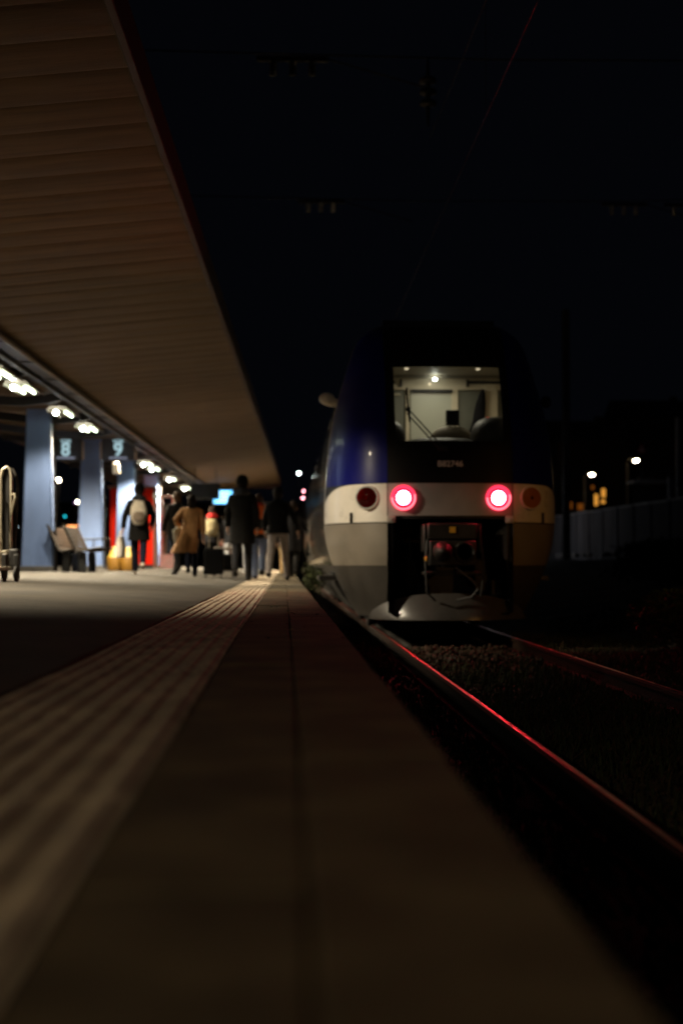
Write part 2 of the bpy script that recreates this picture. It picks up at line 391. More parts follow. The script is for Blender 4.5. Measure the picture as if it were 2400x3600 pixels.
def leafspray(mb, c, r, n, ls, m=0, flat=.8):
    c = Vector(c)
    for _ in range(n):
        d = Vector((random.gauss(0, 1), random.gauss(0, 1), random.gauss(0, 1))).normalized()*(random.random()**.45)
        p = c + Vector((d.x*r[0], d.y*r[1], d.z*r[2])); s = ls*random.uniform(.5, 1.3)
        q = Euler((random.uniform(-1, 1), random.uniform(-1, 1), random.random()*6.28)).to_matrix()
        mb.add([p + q @ Vector(v)*s for v in ((-.3, 0, 0), (0, -.5, .08), (.3, 0, 0), (0, .6, -.05))], [(0, 1, 2, 3)], m)
spots = [(random.uniform(.42, 1.1), random.uniform(3, 20), GROUND + .02, .12) for _ in range(40)] + \
        [(random.uniform(1.45, 2.6), random.uniform(3.5, 11), GROUND + .02, .16) for _ in range(60)] + \
        [(random.uniform(2.9, 4.8), random.uniform(4.5, 20), GROUND + .03, .2) for _ in range(60)]
spots += [(random.uniform(1.4, 2.65), random.uniform(8, 14.5), GROUND + .03, .14) for _ in range(70)] + [(random.uniform(.45, 1.15), random.uniform(12, 22), GROUND + .05, .1) for _ in range(40)]
mb = blades(21000, spots, .03, .15)
tag(mb.build('track_weeds', ['leaf', 'drygrass'], smooth=False), 'low weeds and dry grass growing between the rails', 'weeds', kind='stuff')
def shrub(label, x, y, z, r, n, ls, name='bush', cat='bush', mats=('bush', 'twig')):
    t = thing(name, label, cat, (x, y, z))
    mb = MB()
    for k in range(7):
        a = random.random()*6.28; e = (math.cos(a)*r[0]*.7, math.sin(a)*r[1]*.7, r[2]*random.uniform(1.0, 1.7))
        mb.tube([(0, 0, -.1), (e[0]*.4, e[1]*.4, e[2]*.5), e], [.012, .008, .004], 5)
    mb.build('stem', mats[1], t)
    mb = MB()
    for k in range(9):
        a = random.random()*6.28; q = random.uniform(.1, .75)
        leafspray(mb, (math.cos(a)*r[0]*q, math.sin(a)*r[1]*q, r[2]*random.uniform(.45, 1.55)), (r[0]*.55, r[1]*.55, r[2]*.5), n//9, ls)
    mb.build('foliage', mats[0], t, smooth=False)
    return t
shrub('leafy weed sprouting between the platform edge and the train side', .46, 24.5, -.45, (.22, 1.3, .42), 1300, .06, 'weed_plant', 'plant', ('leaf', 'twig'))
shrub('shorter weed clump at the foot of the platform just ahead of the train nose', .42, 19.5, -.62, (.16, .9, .20), 800, .045, 'weed_plant', 'plant', ('leaf', 'twig'))
shrub('bushy green weed catching light at the right edge right of the rails', 4.35, 15.5, GROUND + .1, (.5, .6, .42), 1500, .07, 'weed_plant', 'plant')
shrub('dark bush on the bank behind the train at the foot of the tall mast', 8.9, 34, .3, (1.2, 1.2, .35), 2200, .11)
shrub('low dark bush on the bank in front of the wall', 10.6, 42, .40, (1.4, 1.2, .30), 2000, .12)
shrub('dark bush low on the slope between the train and the right edge', 6.2, 23, -.05, (1.0, 1.0, .30), 2200, .1)
shrub('dark bush at the right edge below the wall', 9.2, 30.5, .25, (1.2, 1.0, .28), 2000, .1)

# ------------------------------------------------------------------ canopy (own frame, turned slightly to the right)
CY = R(-.96)
can = thing('platform_canopy', 'long platform canopy with brown boarded soffit and dark red fascia', 'canopy', (0, 0, CAM_H), CY)
CP = [(-1.27, 3.5), (-4.3, 3.2), (-5.9, 3.22), (-8.1, 3.38)]
mb = MB(); d = -8.0; PITCH = .62
while d < 62.5:
    a, b = d, min(d + PITCH, 62.5); L_ = b - a; sag = random.uniform(.002, .009); e = random.uniform(-.003, .003)
    rows = [(a + .001, .014), (a + L_*.06, .002), (a + L_*.3, -sag*.7), (a + L_*.6, -sag), (a + L_*.9, -.003), (a + L_*.97, .004), (b - .001, .014)]
    for (xa, za), (xb, zb) in zip(CP[:-1], CP[1:]):
        vs = [p for yy, dz in rows for p in ((xa, yy, za + dz + e), (xb, yy, zb + dz + e))]
        mb.add(vs, [(2*k, 2*k + 1, 2*k + 3, 2*k + 2) for k in range(len(rows) - 1)])
    d += PITCH
mb.build('soffit', 'soffit', can, angle=60)
mb = MB(); L = 70.6; yc = 27.25
for (xa, za), (xb, zb) in zip(CP[:-1], CP[1:]):
    mb.add([(xa, -8, za + .04), (xb, -8, zb + .04), (xb, 62.5, zb + .04), (xa, 62.5, za + .04), (xa, -8, za + .24), (xb, -8, zb + .24), (xb, 62.5, zb + .24), (xa, 62.5, za + .24)],
           [(0, 1, 2, 3), (7, 6, 5, 4), (0, 4, 5, 1), (2, 6, 7, 3), (1, 5, 6, 2), (3, 7, 4, 0)])
mb.build('roof_deck', 'darksteel', can, smooth=False)
mb = MB(); mb.box((-1.235, yc, 3.61), (.06, L, .30)); mb.box((-8.13, yc, 3.5), (.06, L, .30)); mb.box((-4.7, 62.55, 3.45), (6.9, .06, .36)); mb.build('fascia', 'fascia', can, bevel=.008)
mb = MB(); mb.box((-4.32, yc, 3.13), (.20, L, .12)); mb.box((-4.52, yc, 3.08), (.10, L, .10))
for i in range(34): mb.box((-4.40, -7 + i*2.05, 3.10), (.42, .07, .10))
mb.build('gutter', 'darksteel', can, bevel=.01)
mb = MB(); mb.tube([(-4.20, -8, 3.09), (-4.20, 62, 3.09)], .035, 8); mb.build('conduit', 'pipe', can)
proto = None
RIB_D = [9.2 + 3.5*i for i in range(16)]
for d in RIB_D:
    mb = MB(); pts = [(-4.45, 3.14), (-4.9, 3.04), (-5.35, 2.99), (-5.9, 3.01), (-6.7, 3.10), (-8.0, 3.27)]
    mb.loft([[(x, d - .07, z + .12), (x, d + .07, z + .12), (x, d + .07, z - .05), (x, d - .07, z - .05)] for x, z in pts])
    mb.build('rib', 'darksteel', can)

def crot(x, y): 
    c, s = math.cos(CY), math.sin(CY); return (x*c - y*s, x*s + y*c)
def pillar(d, label):
    x, y = crot(-5.66, d); zb = floor_z(x); H = CAM_H + 3.24 - zb
    t = thing('pillar', label, 'pillar', (x, y, zb), CY, 'blue pillars under the canopy')
    mb = MB(); rings = []
    for i in range(9):
        k = i/8; w = .33 - .085*k; b = .26 - .05*k; z = .10 + (H - .10)*k; c = .03
        rings.append([(-w+c, -b, z), (w-c, -b, z), (w, -b+c, z), (w, b-c, z), (w-c, b, z), (-w+c, b, z), (-w, b-c, z), (-w, -b+c, z)])
    mb.loft(rings); mb.build('shaft', 'pillar', t)
    mb = MB(); mb.box((0, 0, .05), (.70, .56, .12)); mb.build('footing', 'pillarfoot', t, bevel=.01)
    mb = MB(); mb.tube([(.37, -.05, .02), (.30, -.05, H - .05)], .03, 8); mb.box((.36, -.05, .5), (.10, .05, .04)); mb.box((.33, -.05, 1.9), (.10, .05, .04)); mb.build('drainpipe', 'darksteel', t)
    return t
for d, lb in ((30.0, 'light blue tapered pillar beside the bench, nearest and widest of the row'), (37.2, 'light blue pillar between the platform signs 8 and 9'),
              (44.3, 'light blue pillar in front of the red cabinet, below sign 9'), (51.3, 'light blue pillar rising just right of the red cabinet, mostly hidden'),
              (23.0, 'light blue pillar just outside the left edge of the picture')):
    pillar(d, lb)

# luminaires
def luminaire(d, label, power, lit=True, two=True, aim=None, cone=142, nose=False, dim=False):
    x, y = crot(-4.93, d)
    t = thing('canopy_lamp', label, 'ceiling lamp', (x, y, CAM_H + 2.95), CY, 'lamps under the canopy')
    mb = MB(); mb.box((0, .8, .10), (.34, 1.5, .05)); mb.tube([(0, .2, .1), (0, .2, .30)], .012, 6); mb.tube([(0, 1.4, .1), (0, 1.4, .30)], .012, 6)
    mb.box((.19, .8, .08), (.012, 1.5, .09), (0, R(-28), 0)); mb.box((-.19, .8, .08), (.012, 1.5, .09), (0, R(28), 0)); mb.build('shade', 'luminaire', t, bevel=.004)
    for sx in ((-.09, .09) if two else (.09,)):
        mb = MB(); mb.tube([(sx, .38, .045), (sx, 1.25, .045)], .014, 8); mb.build('tube', 'tube' if lit and not dim else 'luminaire', t)
    mb = MB(); mb.ell((0, -.12, -.02), (.05, .05, .045), 14, 8); mb.build('globe', 'cabspot' if dim else 'globe', t)
    if aim:
        v = Vector(aim) - Vector((x, y + .6, CAM_H + 2.93)); q = v.to_track_quat('-Z', 'Y').to_euler(); q.z -= CY
        lamp('lamp_light', 'SPOT', t, (0, .6, -.02), power, (1.0, .85, .60), .12, tuple(q), R(36), .9)  # added spot, aimed to brighten the train front
    elif lit:
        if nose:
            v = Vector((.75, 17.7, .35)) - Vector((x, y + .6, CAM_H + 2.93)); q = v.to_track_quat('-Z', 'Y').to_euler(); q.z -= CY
            lamp('lamp_light', 'SPOT', t, (.05, .62, -.03), P_TUBE*.85, (1.0, .85, .60), .12, tuple(q), R(31), .85)  # extra spot, added to light the left corner of the nose
        lamp('lamp_light', 'SPOT', t, (0, .6, 0.0), power, (1.0, .78, .48) if y < 0 else (1.0, .85, .60), .12, None, R(cone), .45)
    return t
luminaire(22.0, 'canopy lamp cut by the left edge of the picture', P_TUBE*1.5, cone=134)
luminaire(23.9, 'bright canopy lamp at the upper left, above and left of the nearest pillar', P_TUBE*.36)
luminaire(27.9, 'canopy lamp just right of the top of the nearest pillar', P_TUBE*.14, two=False)
luminaire(31.2, 'canopy lamp just above the number 8 sign', P_TUBE*1.9, cone=168)
luminaire(37.7, 'canopy lamp hidden behind the number 9 sign', P_TUBE*.8)
luminaire(42.6, 'canopy lamp just right of the number 9 sign', P_TUBE*.5, two=False)
luminaire(44.8, 'canopy lamp close behind the one right of the number 9 sign', P_TUBE*.3)
luminaire(50.4, 'small far canopy lamp where the cable tray meets the hanging board', P_TUBE*3.4)
luminaire(56.5, 'farthest canopy lamp near the end of the roof', P_TUBE*3.4)
luminaire(15.1, 'assumed canopy lamp out of the picture on the left, level with the luggage cart, with an added spot on the train nose', P_TUBE*1.15, nose=True, cone=132, dim=True)  # lamp out of view, assumed from the bright asphalt and nose corner
luminaire(10.6, 'added canopy lamp out of the picture on the left, between the luggage cart and the camera', P_TUBE*1.0, cone=118, dim=True)  # lamp added out of view to brighten the ridged strip
luminaire(7.0, 'assumed unseen canopy lamp on the left carrying an added spot aimed at the train front', P_TUBE*.055, aim=(2.0, 17.6, 1.0), dim=True)  # lamp assumed out of view to carry the aimed spot
luminaire(-8.0, 'assumed canopy lamp behind the place the picture is taken from, added to light the foreground', P_ASSUMED_NEAR, cone=166, dim=True)  # unseen lamp assumed here so the foreground gets light

# signs 8 and 9
def track_sign(px, num, label):
    d = 36.7; x, z = at(px, d, 1034); w, h = .84, .56
    t = thing('platform_sign', label, 'sign', (x, d, z), 0, 'platform number signs')
    mb = MB(); mb.box((0, 0, 0), (w, .12, h)); mb.tube([(-.3, 0, h/2), (-.3, 0, h/2 + .09)], .015, 6); mb.tube([(.3, 0, h/2), (.3, 0, h/2 + .09)], .015, 6); mb.build('case', 'signface', t, bevel=.015)
    for sx in (-1, 1):
        mb = MB(); mb.box((sx*(w/2 + .022), -.03, -.02 if (sx > 0) == (num == '8') else -.17), (.04, .10, .46 if (sx > 0) == (num == '8') else .14)); mb.build('end_cap', 'signedge', t, bevel=.008)
    text_mesh('heading', 'VOIE', .125, 'signtext', t, (0, -.066, .205), (R(90), 0, 0))
    text_mesh('numeral', num, .47, 'signtext', t, (0, -.066, -.015), (R(90), 0, 0))
    mb = MB(); mb.box((0, -.063, -.215), (.46, .006, .05)); mb.build('underline', 'signbar', t)
track_sign(154, '8', 'dark hanging platform sign with pale number 8')
track_sign(273, '9', 'dark hanging platform sign with pale number 9')
x, z = at(268, 38.5, 1077); t = thing('light_box', 'small glowing beige box under the number 9 sign', 'light box', (x, 38.5, z))
mb = MB(); mb.box((0, 0, 0), (.17, .10, .30)); mb.tube([(0, 0, .15), (0, 0, .58)], .012, 6); mb.build('case', 'luminaire', t, bevel=.01); mb = MB(); mb.box((0, -.054, 0), (.15, .006, .27)); mb.build('lit_face', 'boxlight', t)
# hanging board and blue screen at the far end
x, z = at(472, 47, 1129); t = thing('hanging_board', 'dark unlit board hanging under the canopy left of the blue screen', 'board', (x, 47, z))
mb = MB(); mb.box((0, 0, 0), (.92, .14, .52)); mb.build('case', 'matblack', t, bevel=.015)
for sx in (-.35, .35): mb = MB(); mb.tube([(sx, 0, .26), (sx, 0, .80)], .015, 6); mb.build('hanger', 'darksteel', t)
x, z = at(512, 58, 1142); t = thing('departure_screen', 'bright blue departure screen hanging far down the platform', 'screen', (x, 58, z))
mb = MB(); mb.box((0, .05, 0), (.86, .10, .62)); mb.build('case', 'matblack', t, bevel=.01)
mb = MB(); mb.box((0, -.004, 0), (.76, .008, .54)); mb.build('display', 'screen', t)
mb = MB()
for k in range(4): mb.box((.02*k - .05, -.011, .19 - .125*k), (.58, .006, .055))
mb.build('text_rows', 'screen2', t)
for sx in (-.3, .3): mb = MB(); mb.tube([(sx, .05, .31), (sx, .05, .46)], .015, 6); mb.build('hanger', 'darksteel', t)

# ------------------------------------------------------------------ the train (local: x right, y back, z from rail head)
TX, TD = 2.005, 17.1
tr = thing('train', 'blue and white regional train with two glowing red tail lamps', 'train', (TX, TD, RAIL))
def interp(tab, z):
    if z <= tab[0][0]: return tab[0][1]
    for (a, b), (c, d_) in zip(tab[:-1], tab[1:]):
        if z <= c: return b + (d_ - b)*(z - a)/(c - a)
    return tab[-1][1]
WT = [(.20, 1.06), (.306, 1.10), (.45, 1.19), (.586, 1.27), (.865, 1.385), (1.144, 1.47), (1.38, 1.50), (1.70, 1.497), (2.1, 1.475), (2.54, 1.43), (2.85, 1.37), (3.1, 1.30), (3.38, 1.22), (3.66, 1.13), (3.80, 1.06), (3.90, .96), (3.98, .82), (4.04, .60), (4.07, .38), (4.085, .02)]
YT = [(.20, .26), (.45, .14), (.7, .06), (1.0, 0), (1.9, 0), (2.3, .03), (2.6, .11), (3.0, .27), (3.34, .45), (3.6, .64), (3.8, .82), (3.95, 1.02), (4.04, 1.20), (4.085, 1.36)]
BODY = 1.38; PP, QQ = 3.2, 1.7
def sm(tab, z): return (interp(tab, z - .05) + 2*interp(tab, z) + interp(tab, z + .05))/4 if .3 < z < 3.95 else interp(tab, z)
def Wz(z): return sm(WT, z)
def npt(x, z, off=0.0):
    w = Wz(z); u = min(1, abs(x)/w); v = 1 - max(0, 1 - u**PP)**(1/QQ); yf = sm(YT, z)
    y = yf + (BODY - yf)*v; sg = 1 if x >= 0 else -1
    k = v**.6
    return Vector((x + sg*off*k, y - off*(1 - k), z))
def th(x, z): return math.asin(min(1, (min(1, abs(x)/Wz(z)))**(PP/2)))
def patch(mb, xa, xb, z0, z1, nx=16, nz=12, off=0.0, m=0, zf0=None, zf1=None):
    """part of the nose between x=xa..xb (numbers, or 'side' for the full width) and z0..z1; sign from xb"""
    sg = 1
    if isinstance(xb, str): sg = -1 if xb.startswith('-') else 1
    def f(u, v):
        za = z0; zb = z1
        def X(z):
            a = xa; b = xb
            if isinstance(b, str):
                A = th(a, z); Bt = math.pi/2 * (float(b.split(':')[1]) if ':' in b else 1.0)
                t = A + (Bt - A)*u
                return sg*Wz(z)*(math.sin(t))**(2/PP)
            return a + (b - a)*u
        z = za + (zb - za)*v
        if zf1: 
            xx = X(z); zb2 = min(zb, zf1(u)); z = za + (zb2 - za)*v
        return npt(X(z), z, off)
    mb.grid(f, nx, nz, m)
HW = .765
# inner frame, seen only in the gaps
mb = MB()
for sg in ('side', '-side'):
    patch(mb, .70, sg, .22, 4.08, 22, 40, -.02)
patch(mb, -.75, .75, 1.44, 2.37, 8, 8, -.02); patch(mb, -.75, .75, 3.36, 4.08, 8, 10, -.02)
mb.build('nose_frame', 'matblack', tr)
# blue flanks
for sg in ('side:0.90', '-side:0.90'):
    mb = MB(); patch(mb, HW, sg, 1.875, 3.93, 22, 36, 0); mb.build('blue_flank', 'blue', tr, angle=60)
# silver sides behind the flanks
for sg in (1, -1):
    mb = MB()
    def f(u, v, sg=sg):
        z = 1.395 + (3.93 - 1.395)*v; zt = max(z, 0)
        t0 = math.pi/2*(.905 if z > 1.80 else .905); t = t0 + (math.pi/2 - t0)*u
        x = sg*Wz(z)*math.sin(t)**(2/PP); return npt(x, z, 0)
    mb.grid(f, 6, 30); mb.build('side_panel', 'silver', tr, angle=60)
# roof cap of the nose
mb = MB()
patch(mb, 0, 'side', 3.935, 4.084, 18, 8); patch(mb, 0, '-side', 3.935, 4.084, 18, 8); mb.build('nose_roof', 'roof', tr, angle=60)
# white corner pieces
for sg, nm in (('side:0.90', 1), ('-side:0.90', -1)):
    mb = MB(); patch(mb, HW + .004, sg, 1.40, 1.868, 22, 12, .004, zf1=lambda u: 1.868 - .20*max(0, (u - .35)/.65)**2.2); mb.build('corner_panel', 'white', tr, angle=60)
    mb = MB(); x = nm*1.18; p = npt(x, 1.46, .02); mb.box(p, (.035, .03, .13), bev if False else None); mb.build('corner_clip', 'matblack', tr, bevel=.006)
    # lower fairings, pale above and dark below
    sd = 'side' if nm > 0 else '-side'
    mb = MB(); patch(mb, HW, sd, .872, 1.385, 22, 12); mb.build('lower_fairing', 'fairing', tr, angle=60)
    mb = MB(); patch(mb, HW - .01, sd, .24, .868, 22, 14); mb.build('skirt', 'darkgrey', tr, angle=60)
    mb = MB(); p = npt(nm*.715, 1.43, .015); mb.box(p, (.10, .03, .085)); mb.tube([(p.x, p.y - .03, p.z), (p.x, p.y, p.z)], .018, 8); mb.build('towing_tab', 'tabwhite', tr, bevel=.008)
# grey panel
mb = MB(); patch(mb, -HW + .006, HW - .006, 1.475, 1.868, 20, 10, .002); mb.build('lamp_panel', 'greypanel', tr)
# black windscreen surround
mb = MB(); patch(mb, -HW + .004, HW - .004, 1.876, 2.385, 20, 10, .003); mb.build('lower_mask', 'blackpanel', tr)
mb = MB(); patch(mb, -HW + .004, HW - .004, 3.345, 3.93, 20, 12, .003); mb.build('upper_mask', 'blackpanel', tr)
for a, b in ((-HW + .004, -.66), (.66, HW - .004)):
    mb = MB(); patch(mb, a, b, 2.387, 3.343, 4, 14, .003); mb.build('window_post', 'blackpanel', tr)
mb = MB(); patch(mb, -.665, .665, 2.38, 3.35, 14, 14, -.008); mb.build('windscreen', 'glass', tr)
# number
text_mesh('fleet_number', 'B82746', .098, 'text', tr, (-.01, -.012, 2.10), (R(90), 0, 0), depth=.002, sx=1.04)
# wiper
mb = MB()
a = npt(-.094, 2.30, .03); b = npt(-.493, 2.78, .035)
mb.tube([a, (a + b)/2 + Vector((0, -.02, 0)), b], .010, 6); a2 = a + Vector((-.055, 0, -.01)); b2 = b + Vector((-.02, 0, -.05)); mb.tube([a2, (a2 + b2)/2 + Vector((0, -.02, 0)), b2], .010, 6)
mb.tube([npt(-.505, 3.06, .025), npt(-.500, 2.80, .03), npt(-.485, 2.62, .025)], .014, 6); mb.box(npt(-.50, 2.78, .035), (.05, .04, .05)); mb.box(npt(-.10, 2.29, .02), (.12, .06, .05)); mb.build('wiper', 'rubber', tr)
# tail lamps and headlamps
for sx in (-1, 1):
    p = npt(sx*.576, 1.69, .004)
    mb = MB(); mb.lathe([(.152, 0), (.155, .035), (.145, .050), (.120, .050), (.115, .012)], p, (R(90), 0, 0), 40); o = mb.build('tail_lamp', 'tail_ring', tr)
    mb = MB(); mb.lathe([(.114, .010), (.100, .030), (.086, .040)], p, (R(90), 0, 0), 36); mb.build('inner_ring', 'redcloth', o)
    mb = MB(); mb.lathe([(.086, .02), (.086, .042), (.066, .056), (.036, .066), (.001, .068)], p, (R(90), 0, 0), 36); mb.build('lens', 'tail_core', o)
    mb = MB()
    for k in range(22):
        a = math.pi*(1.02 + 1.05*k/21); mb.ell(p + Vector((math.cos(a)*.138, -.051, math.sin(a)*.138)), (.011, .008, .011), 8, 5)
    mb.build('beads', 'tail_bead', o)
    p = npt(sx*.99, 1.70, .028); nrm = (npt(sx*1.04, 1.70) - npt(sx*.94, 1.70)).normalized()*sx; yaw = .45*math.atan2(nrm.y, nrm.x)
    mb = MB(); mb.lathe([(.152, -.03), (.150, .030), (.140, .042), (.128, .042), (.124, .0)], p, (R(90), 0, yaw), 36); o = mb.build('headlamp', 'white', tr)
    mb = MB(); mb.lathe([(.126, .036), (.115, .022), (.085, .010), (.04, .004), (.001, .003)], p, (R(90), 0, yaw), 30); mb.build('reflector', 'reflred' if sx < 0 else 'reflamb', o)
    mb = MB(); mb.lathe([(.128, .040), (.10, .052), (.05, .058), (.001, .060)], p, (R(90), 0, yaw), 30); mb.build('lens', 'lampglass' if sx < 0 else 'lampglass2', o)
    mb = MB(); nv_ = Vector((math.sin(yaw), -math.cos(yaw), 0)); tv_ = Vector((math.cos(yaw), math.sin(yaw), 0)); mb.ell(p + nv_*.02, (.035, .02, .035), 12, 8)
    for k in range(6): mb.ell(p + nv_*.022 + tv_*(math.cos(k*1.05 + .3)*.082) + Vector((0, 0, math.sin(k*1.05 + .3)*.082)), (.024, .012, .014), 8, 6)
    mb.build('reflex', 'glintred' if sx < 0 else 'glintamb', o)
# coupler recess
mb = MB()
mb.add([(-.76, .05, .30), (-.76, .05, 1.46), (-.70, .9, 1.46), (-.70, .9, .30), (.76, .05, .30), (.76, .05, 1.46), (.70, .9, 1.46), (.70, .9, .30)], [(0, 1, 2, 3), (7, 6, 5, 4), (3, 2, 6, 7), (1, 5, 6, 2), (0, 3, 7, 4)])
mb.build('coupler_recess', 'matblack', tr, smooth=False)
mb = MB(); mb.add([(.745, .12, .92), (.745, .12, 1.40), (.70, .75, 1.40), (.60, .55, 1.18), (.68, .3, .95)], [(0, 1, 2, 3, 4)]); mb.build('recess_lining', 'tabwhite', tr, smooth=False)
for x, y, z, sx, sy, sz in ((-.50, .6, .8, .14, .2, .5), (-.62, .5, 1.15, .1, .2, .18), (.45, .6, .75, .2, .2, .4), (.6, .5, .60, .12, .25, .2), (.5, .62, 1.15, .25, .15, .2), (-.35, .7, .55, .3, .15, .15)):
    mb = MB(); mb.box((x, y, z), (sx, sy, sz)); mb.build('equipment_box', 'coupler', tr, bevel=.01)
for k in range(5): mb = MB(); mb.tube([(-.66 + .05*k, .5, 1.4), (-.62 + .04*k, .42, 1.0), (-.5 + .05*k, .5, .55)], .012, 6); mb.build('cable', 'coupler', tr)
mb = MB(); mb.box((0, .02, 1.28), (.60, .34, .20)); mb.box((-.33, .03, 1.20), (.04, .3, .34)); mb.box((.33, .03, 1.20), (.04, .3, .34)); cp = mb.build('coupler', 'coupler', tr, bevel=.02)
mb = MB(); mb.box((.0, -.155, 1.30), (.07, .006, .07)); mb.build('coupler_mark', 'yellow', cp)
mb = MB(); mb.box((0, -.06, 1.02), (.56, .26, .30)); mb.lathe([(.12, 0), (.11, .10), (.05, .20), (.01, .22)], (-.13, -.19, 1.04), (R(90), 0, 0), 20); mb.lathe([(.13, 0), (.13, .03), (.10, .03), (.07, -.06), (.01, -.06)], (.14, -.19, 1.03), (R(90), 0, 0), 20)
mb.box((0, .25, .95), (.20, .6, .20)); mb.box((0, -.03, .78), (.70, .20, .05)); mb.build('coupler_head', 'coupler', cp, bevel=.015)
mb = MB(); mb.tube([(-.30, -.10, 1.2), (-.33, -.16, .9), (-.31, -.14, .55), (-.2, -.05, .45)], .014, 6)
mb.tube([(.02, -.2, .86), (.22, -.24, .70), (.30, -.22, .60), (.22, -.2, .50), (.05, -.12, .46)], .013, 6); mb.tube([(.34, -.1, 1.2), (.38, -.14, .85), (.34, -.1, .5)], .012, 6); mb.build('brake_hose', 'hose', cp)
mb = MB(); mb.ell((-.318, -.155, .95), (.022, .022, .035), 8, 6); mb.build('hose_valve', 'yellow', cp)
# plough
mb = MB()
def pl(u, v):
    a = -1 + 2*u; zt = .225 + .31*(max(0, 1 - abs(a)**2.6))**.62
    z = .215 + (zt - .215)*v; x = a*.985
    return (x, -.16 + .62*abs(a)**2.6 + .20*((z - .215)/.31)**1.3 + .03*(1-v), z)
mb.grid(pl, 36, 10); mb.grid(lambda u, v: tuple(Vector(pl(u, 0)) + Vector((0, .25*v, -.02*v))), 36, 2); mb.build('plough', 'plow', tr, angle=70)
# side mirror
mb = MB(); mb.ell((-1.46, 1.35, 3.04), (.105, .07, .085), 18, 12, (0, R(12), 0)); mb.ell((-1.40, 1.38, 3.00), (.11, .05, .06), 14, 8); mb.tube([(-1.40, 1.4, 3.0), (-1.28, 1.45, 2.93)], .03, 8); mb.build('side_mirror', 'white', tr)
mb = MB(); mb.ell((1.42, 1.42, 3.02), (.07, .07, .08), 14, 10); mb.build('side_mirror', 'matblack', tr)
# car bodies
def car(y0, y1, parent, nm, yaw=0, org=(0, 0, 0), win=True):
    zs = [.30, .45, .586, .865, 1.144, 1.38, 1.70, 2.1, 2.54, 2.85, 3.1, 3.38, 3.66, 3.80, 3.90, 3.98, 4.04, 4.07, 4.085]
    half = [(Wz(z), z) for z in zs]
    ring = [(-w, z) for w, z in half] + [(w, z) for w, z in reversed(half)]
    mb = MB(); n = len(ring)
    ysn = [y0, y1]
    mb.loft([[(x, y, z) for x, z in ring] for y in ysn], m=0, cap=False); mb.f.append(tuple(n + j for j in range(n))); mb.mi.append(0)
    for i, f in enumerate(mb.f):
        zc = sum(mb.v[k][2] for k in f)/len(f)
        if len(f) > 4: mb.mi[i] = 1
        elif zc > 3.75: mb.mi[i] = 1
        elif zc < .85: mb.mi[i] = 2
    b = mb.build(nm, ['silver', 'roof', 'darkgrey'], parent, angle=35); b.location = org; b.rotation_euler.z = yaw
    for sg in (-1, 1):
        mb = MB(); y = y0 + 3.2
        while y < y1 - 2.0:
            zz = [1.85, 2.1, 2.54, 2.85]
            mb.loft([[(sg*(Wz(z) + .004), y, z) for z in zz], [(sg*(Wz(z) + .004), y + 1.5, z) for z in zz]], closed=False, cap=False); y += 1.9
        mb.build('side_windows', 'darkglass', b)
    for yd in (y0 + .55, y0 + 9.5):
        for sg in (-1, 1):
            mb = MB(); zz = [.75, 1.144, 1.38, 1.70, 2.1, 2.54, 2.85]
            if yd < y1 - 2:
                for q in (0, 1.3): mb.loft([[(sg*(Wz(z) + .012), yd + q, z) for z in zz], [(sg*(Wz(z) + .012), yd + q + .05, z) for z in zz]], closed=False, cap=False)
                for zq in (.76, 2.83): mb.box((sg*(Wz(zq) + .004), yd + .68, zq), (.02, 1.3, .04))
                mb.box((sg*1.42, yd + .68, .70), (.25, 1.3, .06), m=1)
                mb.build('door_frame', ['rubber', 'hose'], b)
    mb = MB()
    for yb in (y0 + 2.2, y0 + 4.6, y1 - 4.6, y1 - 2.2):
        for sg in (-1, 1):
            mb.lathe([(.0, -.06), (.44, -.06), (.46, -.03), (.42, .0), (.42, .07), (.0, .07)], (sg*.75, yb, .43), (0, R(90), 0), 24)
            mb.box((sg*1.0, yb, .50), (.18, .3, .3))
    mb.box((0, (y0 + y1)/2, .55), (1.9, y1 - y0 - 7, .5)); mb.build('bogie', 'coupler', b, bevel=.01)
    return b
car(BODY, 20.2, tr, 'car_body')
car(.7, 17.5, tr, 'car_body', R(-1.6), (0.02, 20.2, 0))
mb = MB(); mb.box((0, 20.55, 2.1), (2.3, .9, 3.2)); mb.build('gangway', 'rubber', tr, bevel=.05)
# cab interior
cab = mb = MB(); BY = 2.35
mb.box((0, BY + .03, 2.75), (2.3, .04, 1.5)); bw = mb.build('cab_wall', 'cabgrey', tr)
mb = MB(); mb.box((.325, BY - .02, 2.7), (.09, .04, 1.25)); mb.box((-.325, BY - .02, 2.7), (.05, .04, 1.25)); mb.box((0, BY - .02, 3.37), (2.3, .05, .17)); mb.box((.83, BY - .03, 2.75), (.17, .05, 1.5)); mb.box((-.55, BY - .02, 3.22), (.25, .02, .02)); mb.build('door_surround', 'cream', bw, bevel=.005)
mb = MB(); mb.box((0, BY - .012, 2.65), (.56, .02, 1.25)); mb.build('door_pane', 'cabdoor', bw)
mb = MB(); mb.box((.01, BY - .05, 3.265), (.56, .05, .04)); mb.box((-.75, BY - .05, 3.385), (.5, .03, .04)); mb.box((.75, BY - .05, 3.385), (.5, .03, .04))
for sx in (-.42, -.62, .5): mb.box((sx, BY - .07, 3.37), (.03, .06, .10))
mb.build('rail_trim', 'matblack', bw)
mb = MB(); mb.add([(-.74, .82, 3.50), (.74, .82, 3.50), (1.05, BY, 3.46), (-1.05, BY, 3.46)], [(0, 1, 2, 3)]); mb.box((0, 2.18, 3.44), (2.1, .05, .035)); mb.build('cab_ceiling', 'cabceil', tr, smooth=False)
mb = MB()
for sg in (-1, 1): mb.add([(sg*.74, .28, 1.95), (sg*.74, .86, 3.5), (sg*1.05, BY, 3.5), (sg*1.08, BY, 1.95)], [(0, 1, 2, 3)])
mb.build('cab_side', 'cream', tr, smooth=False)
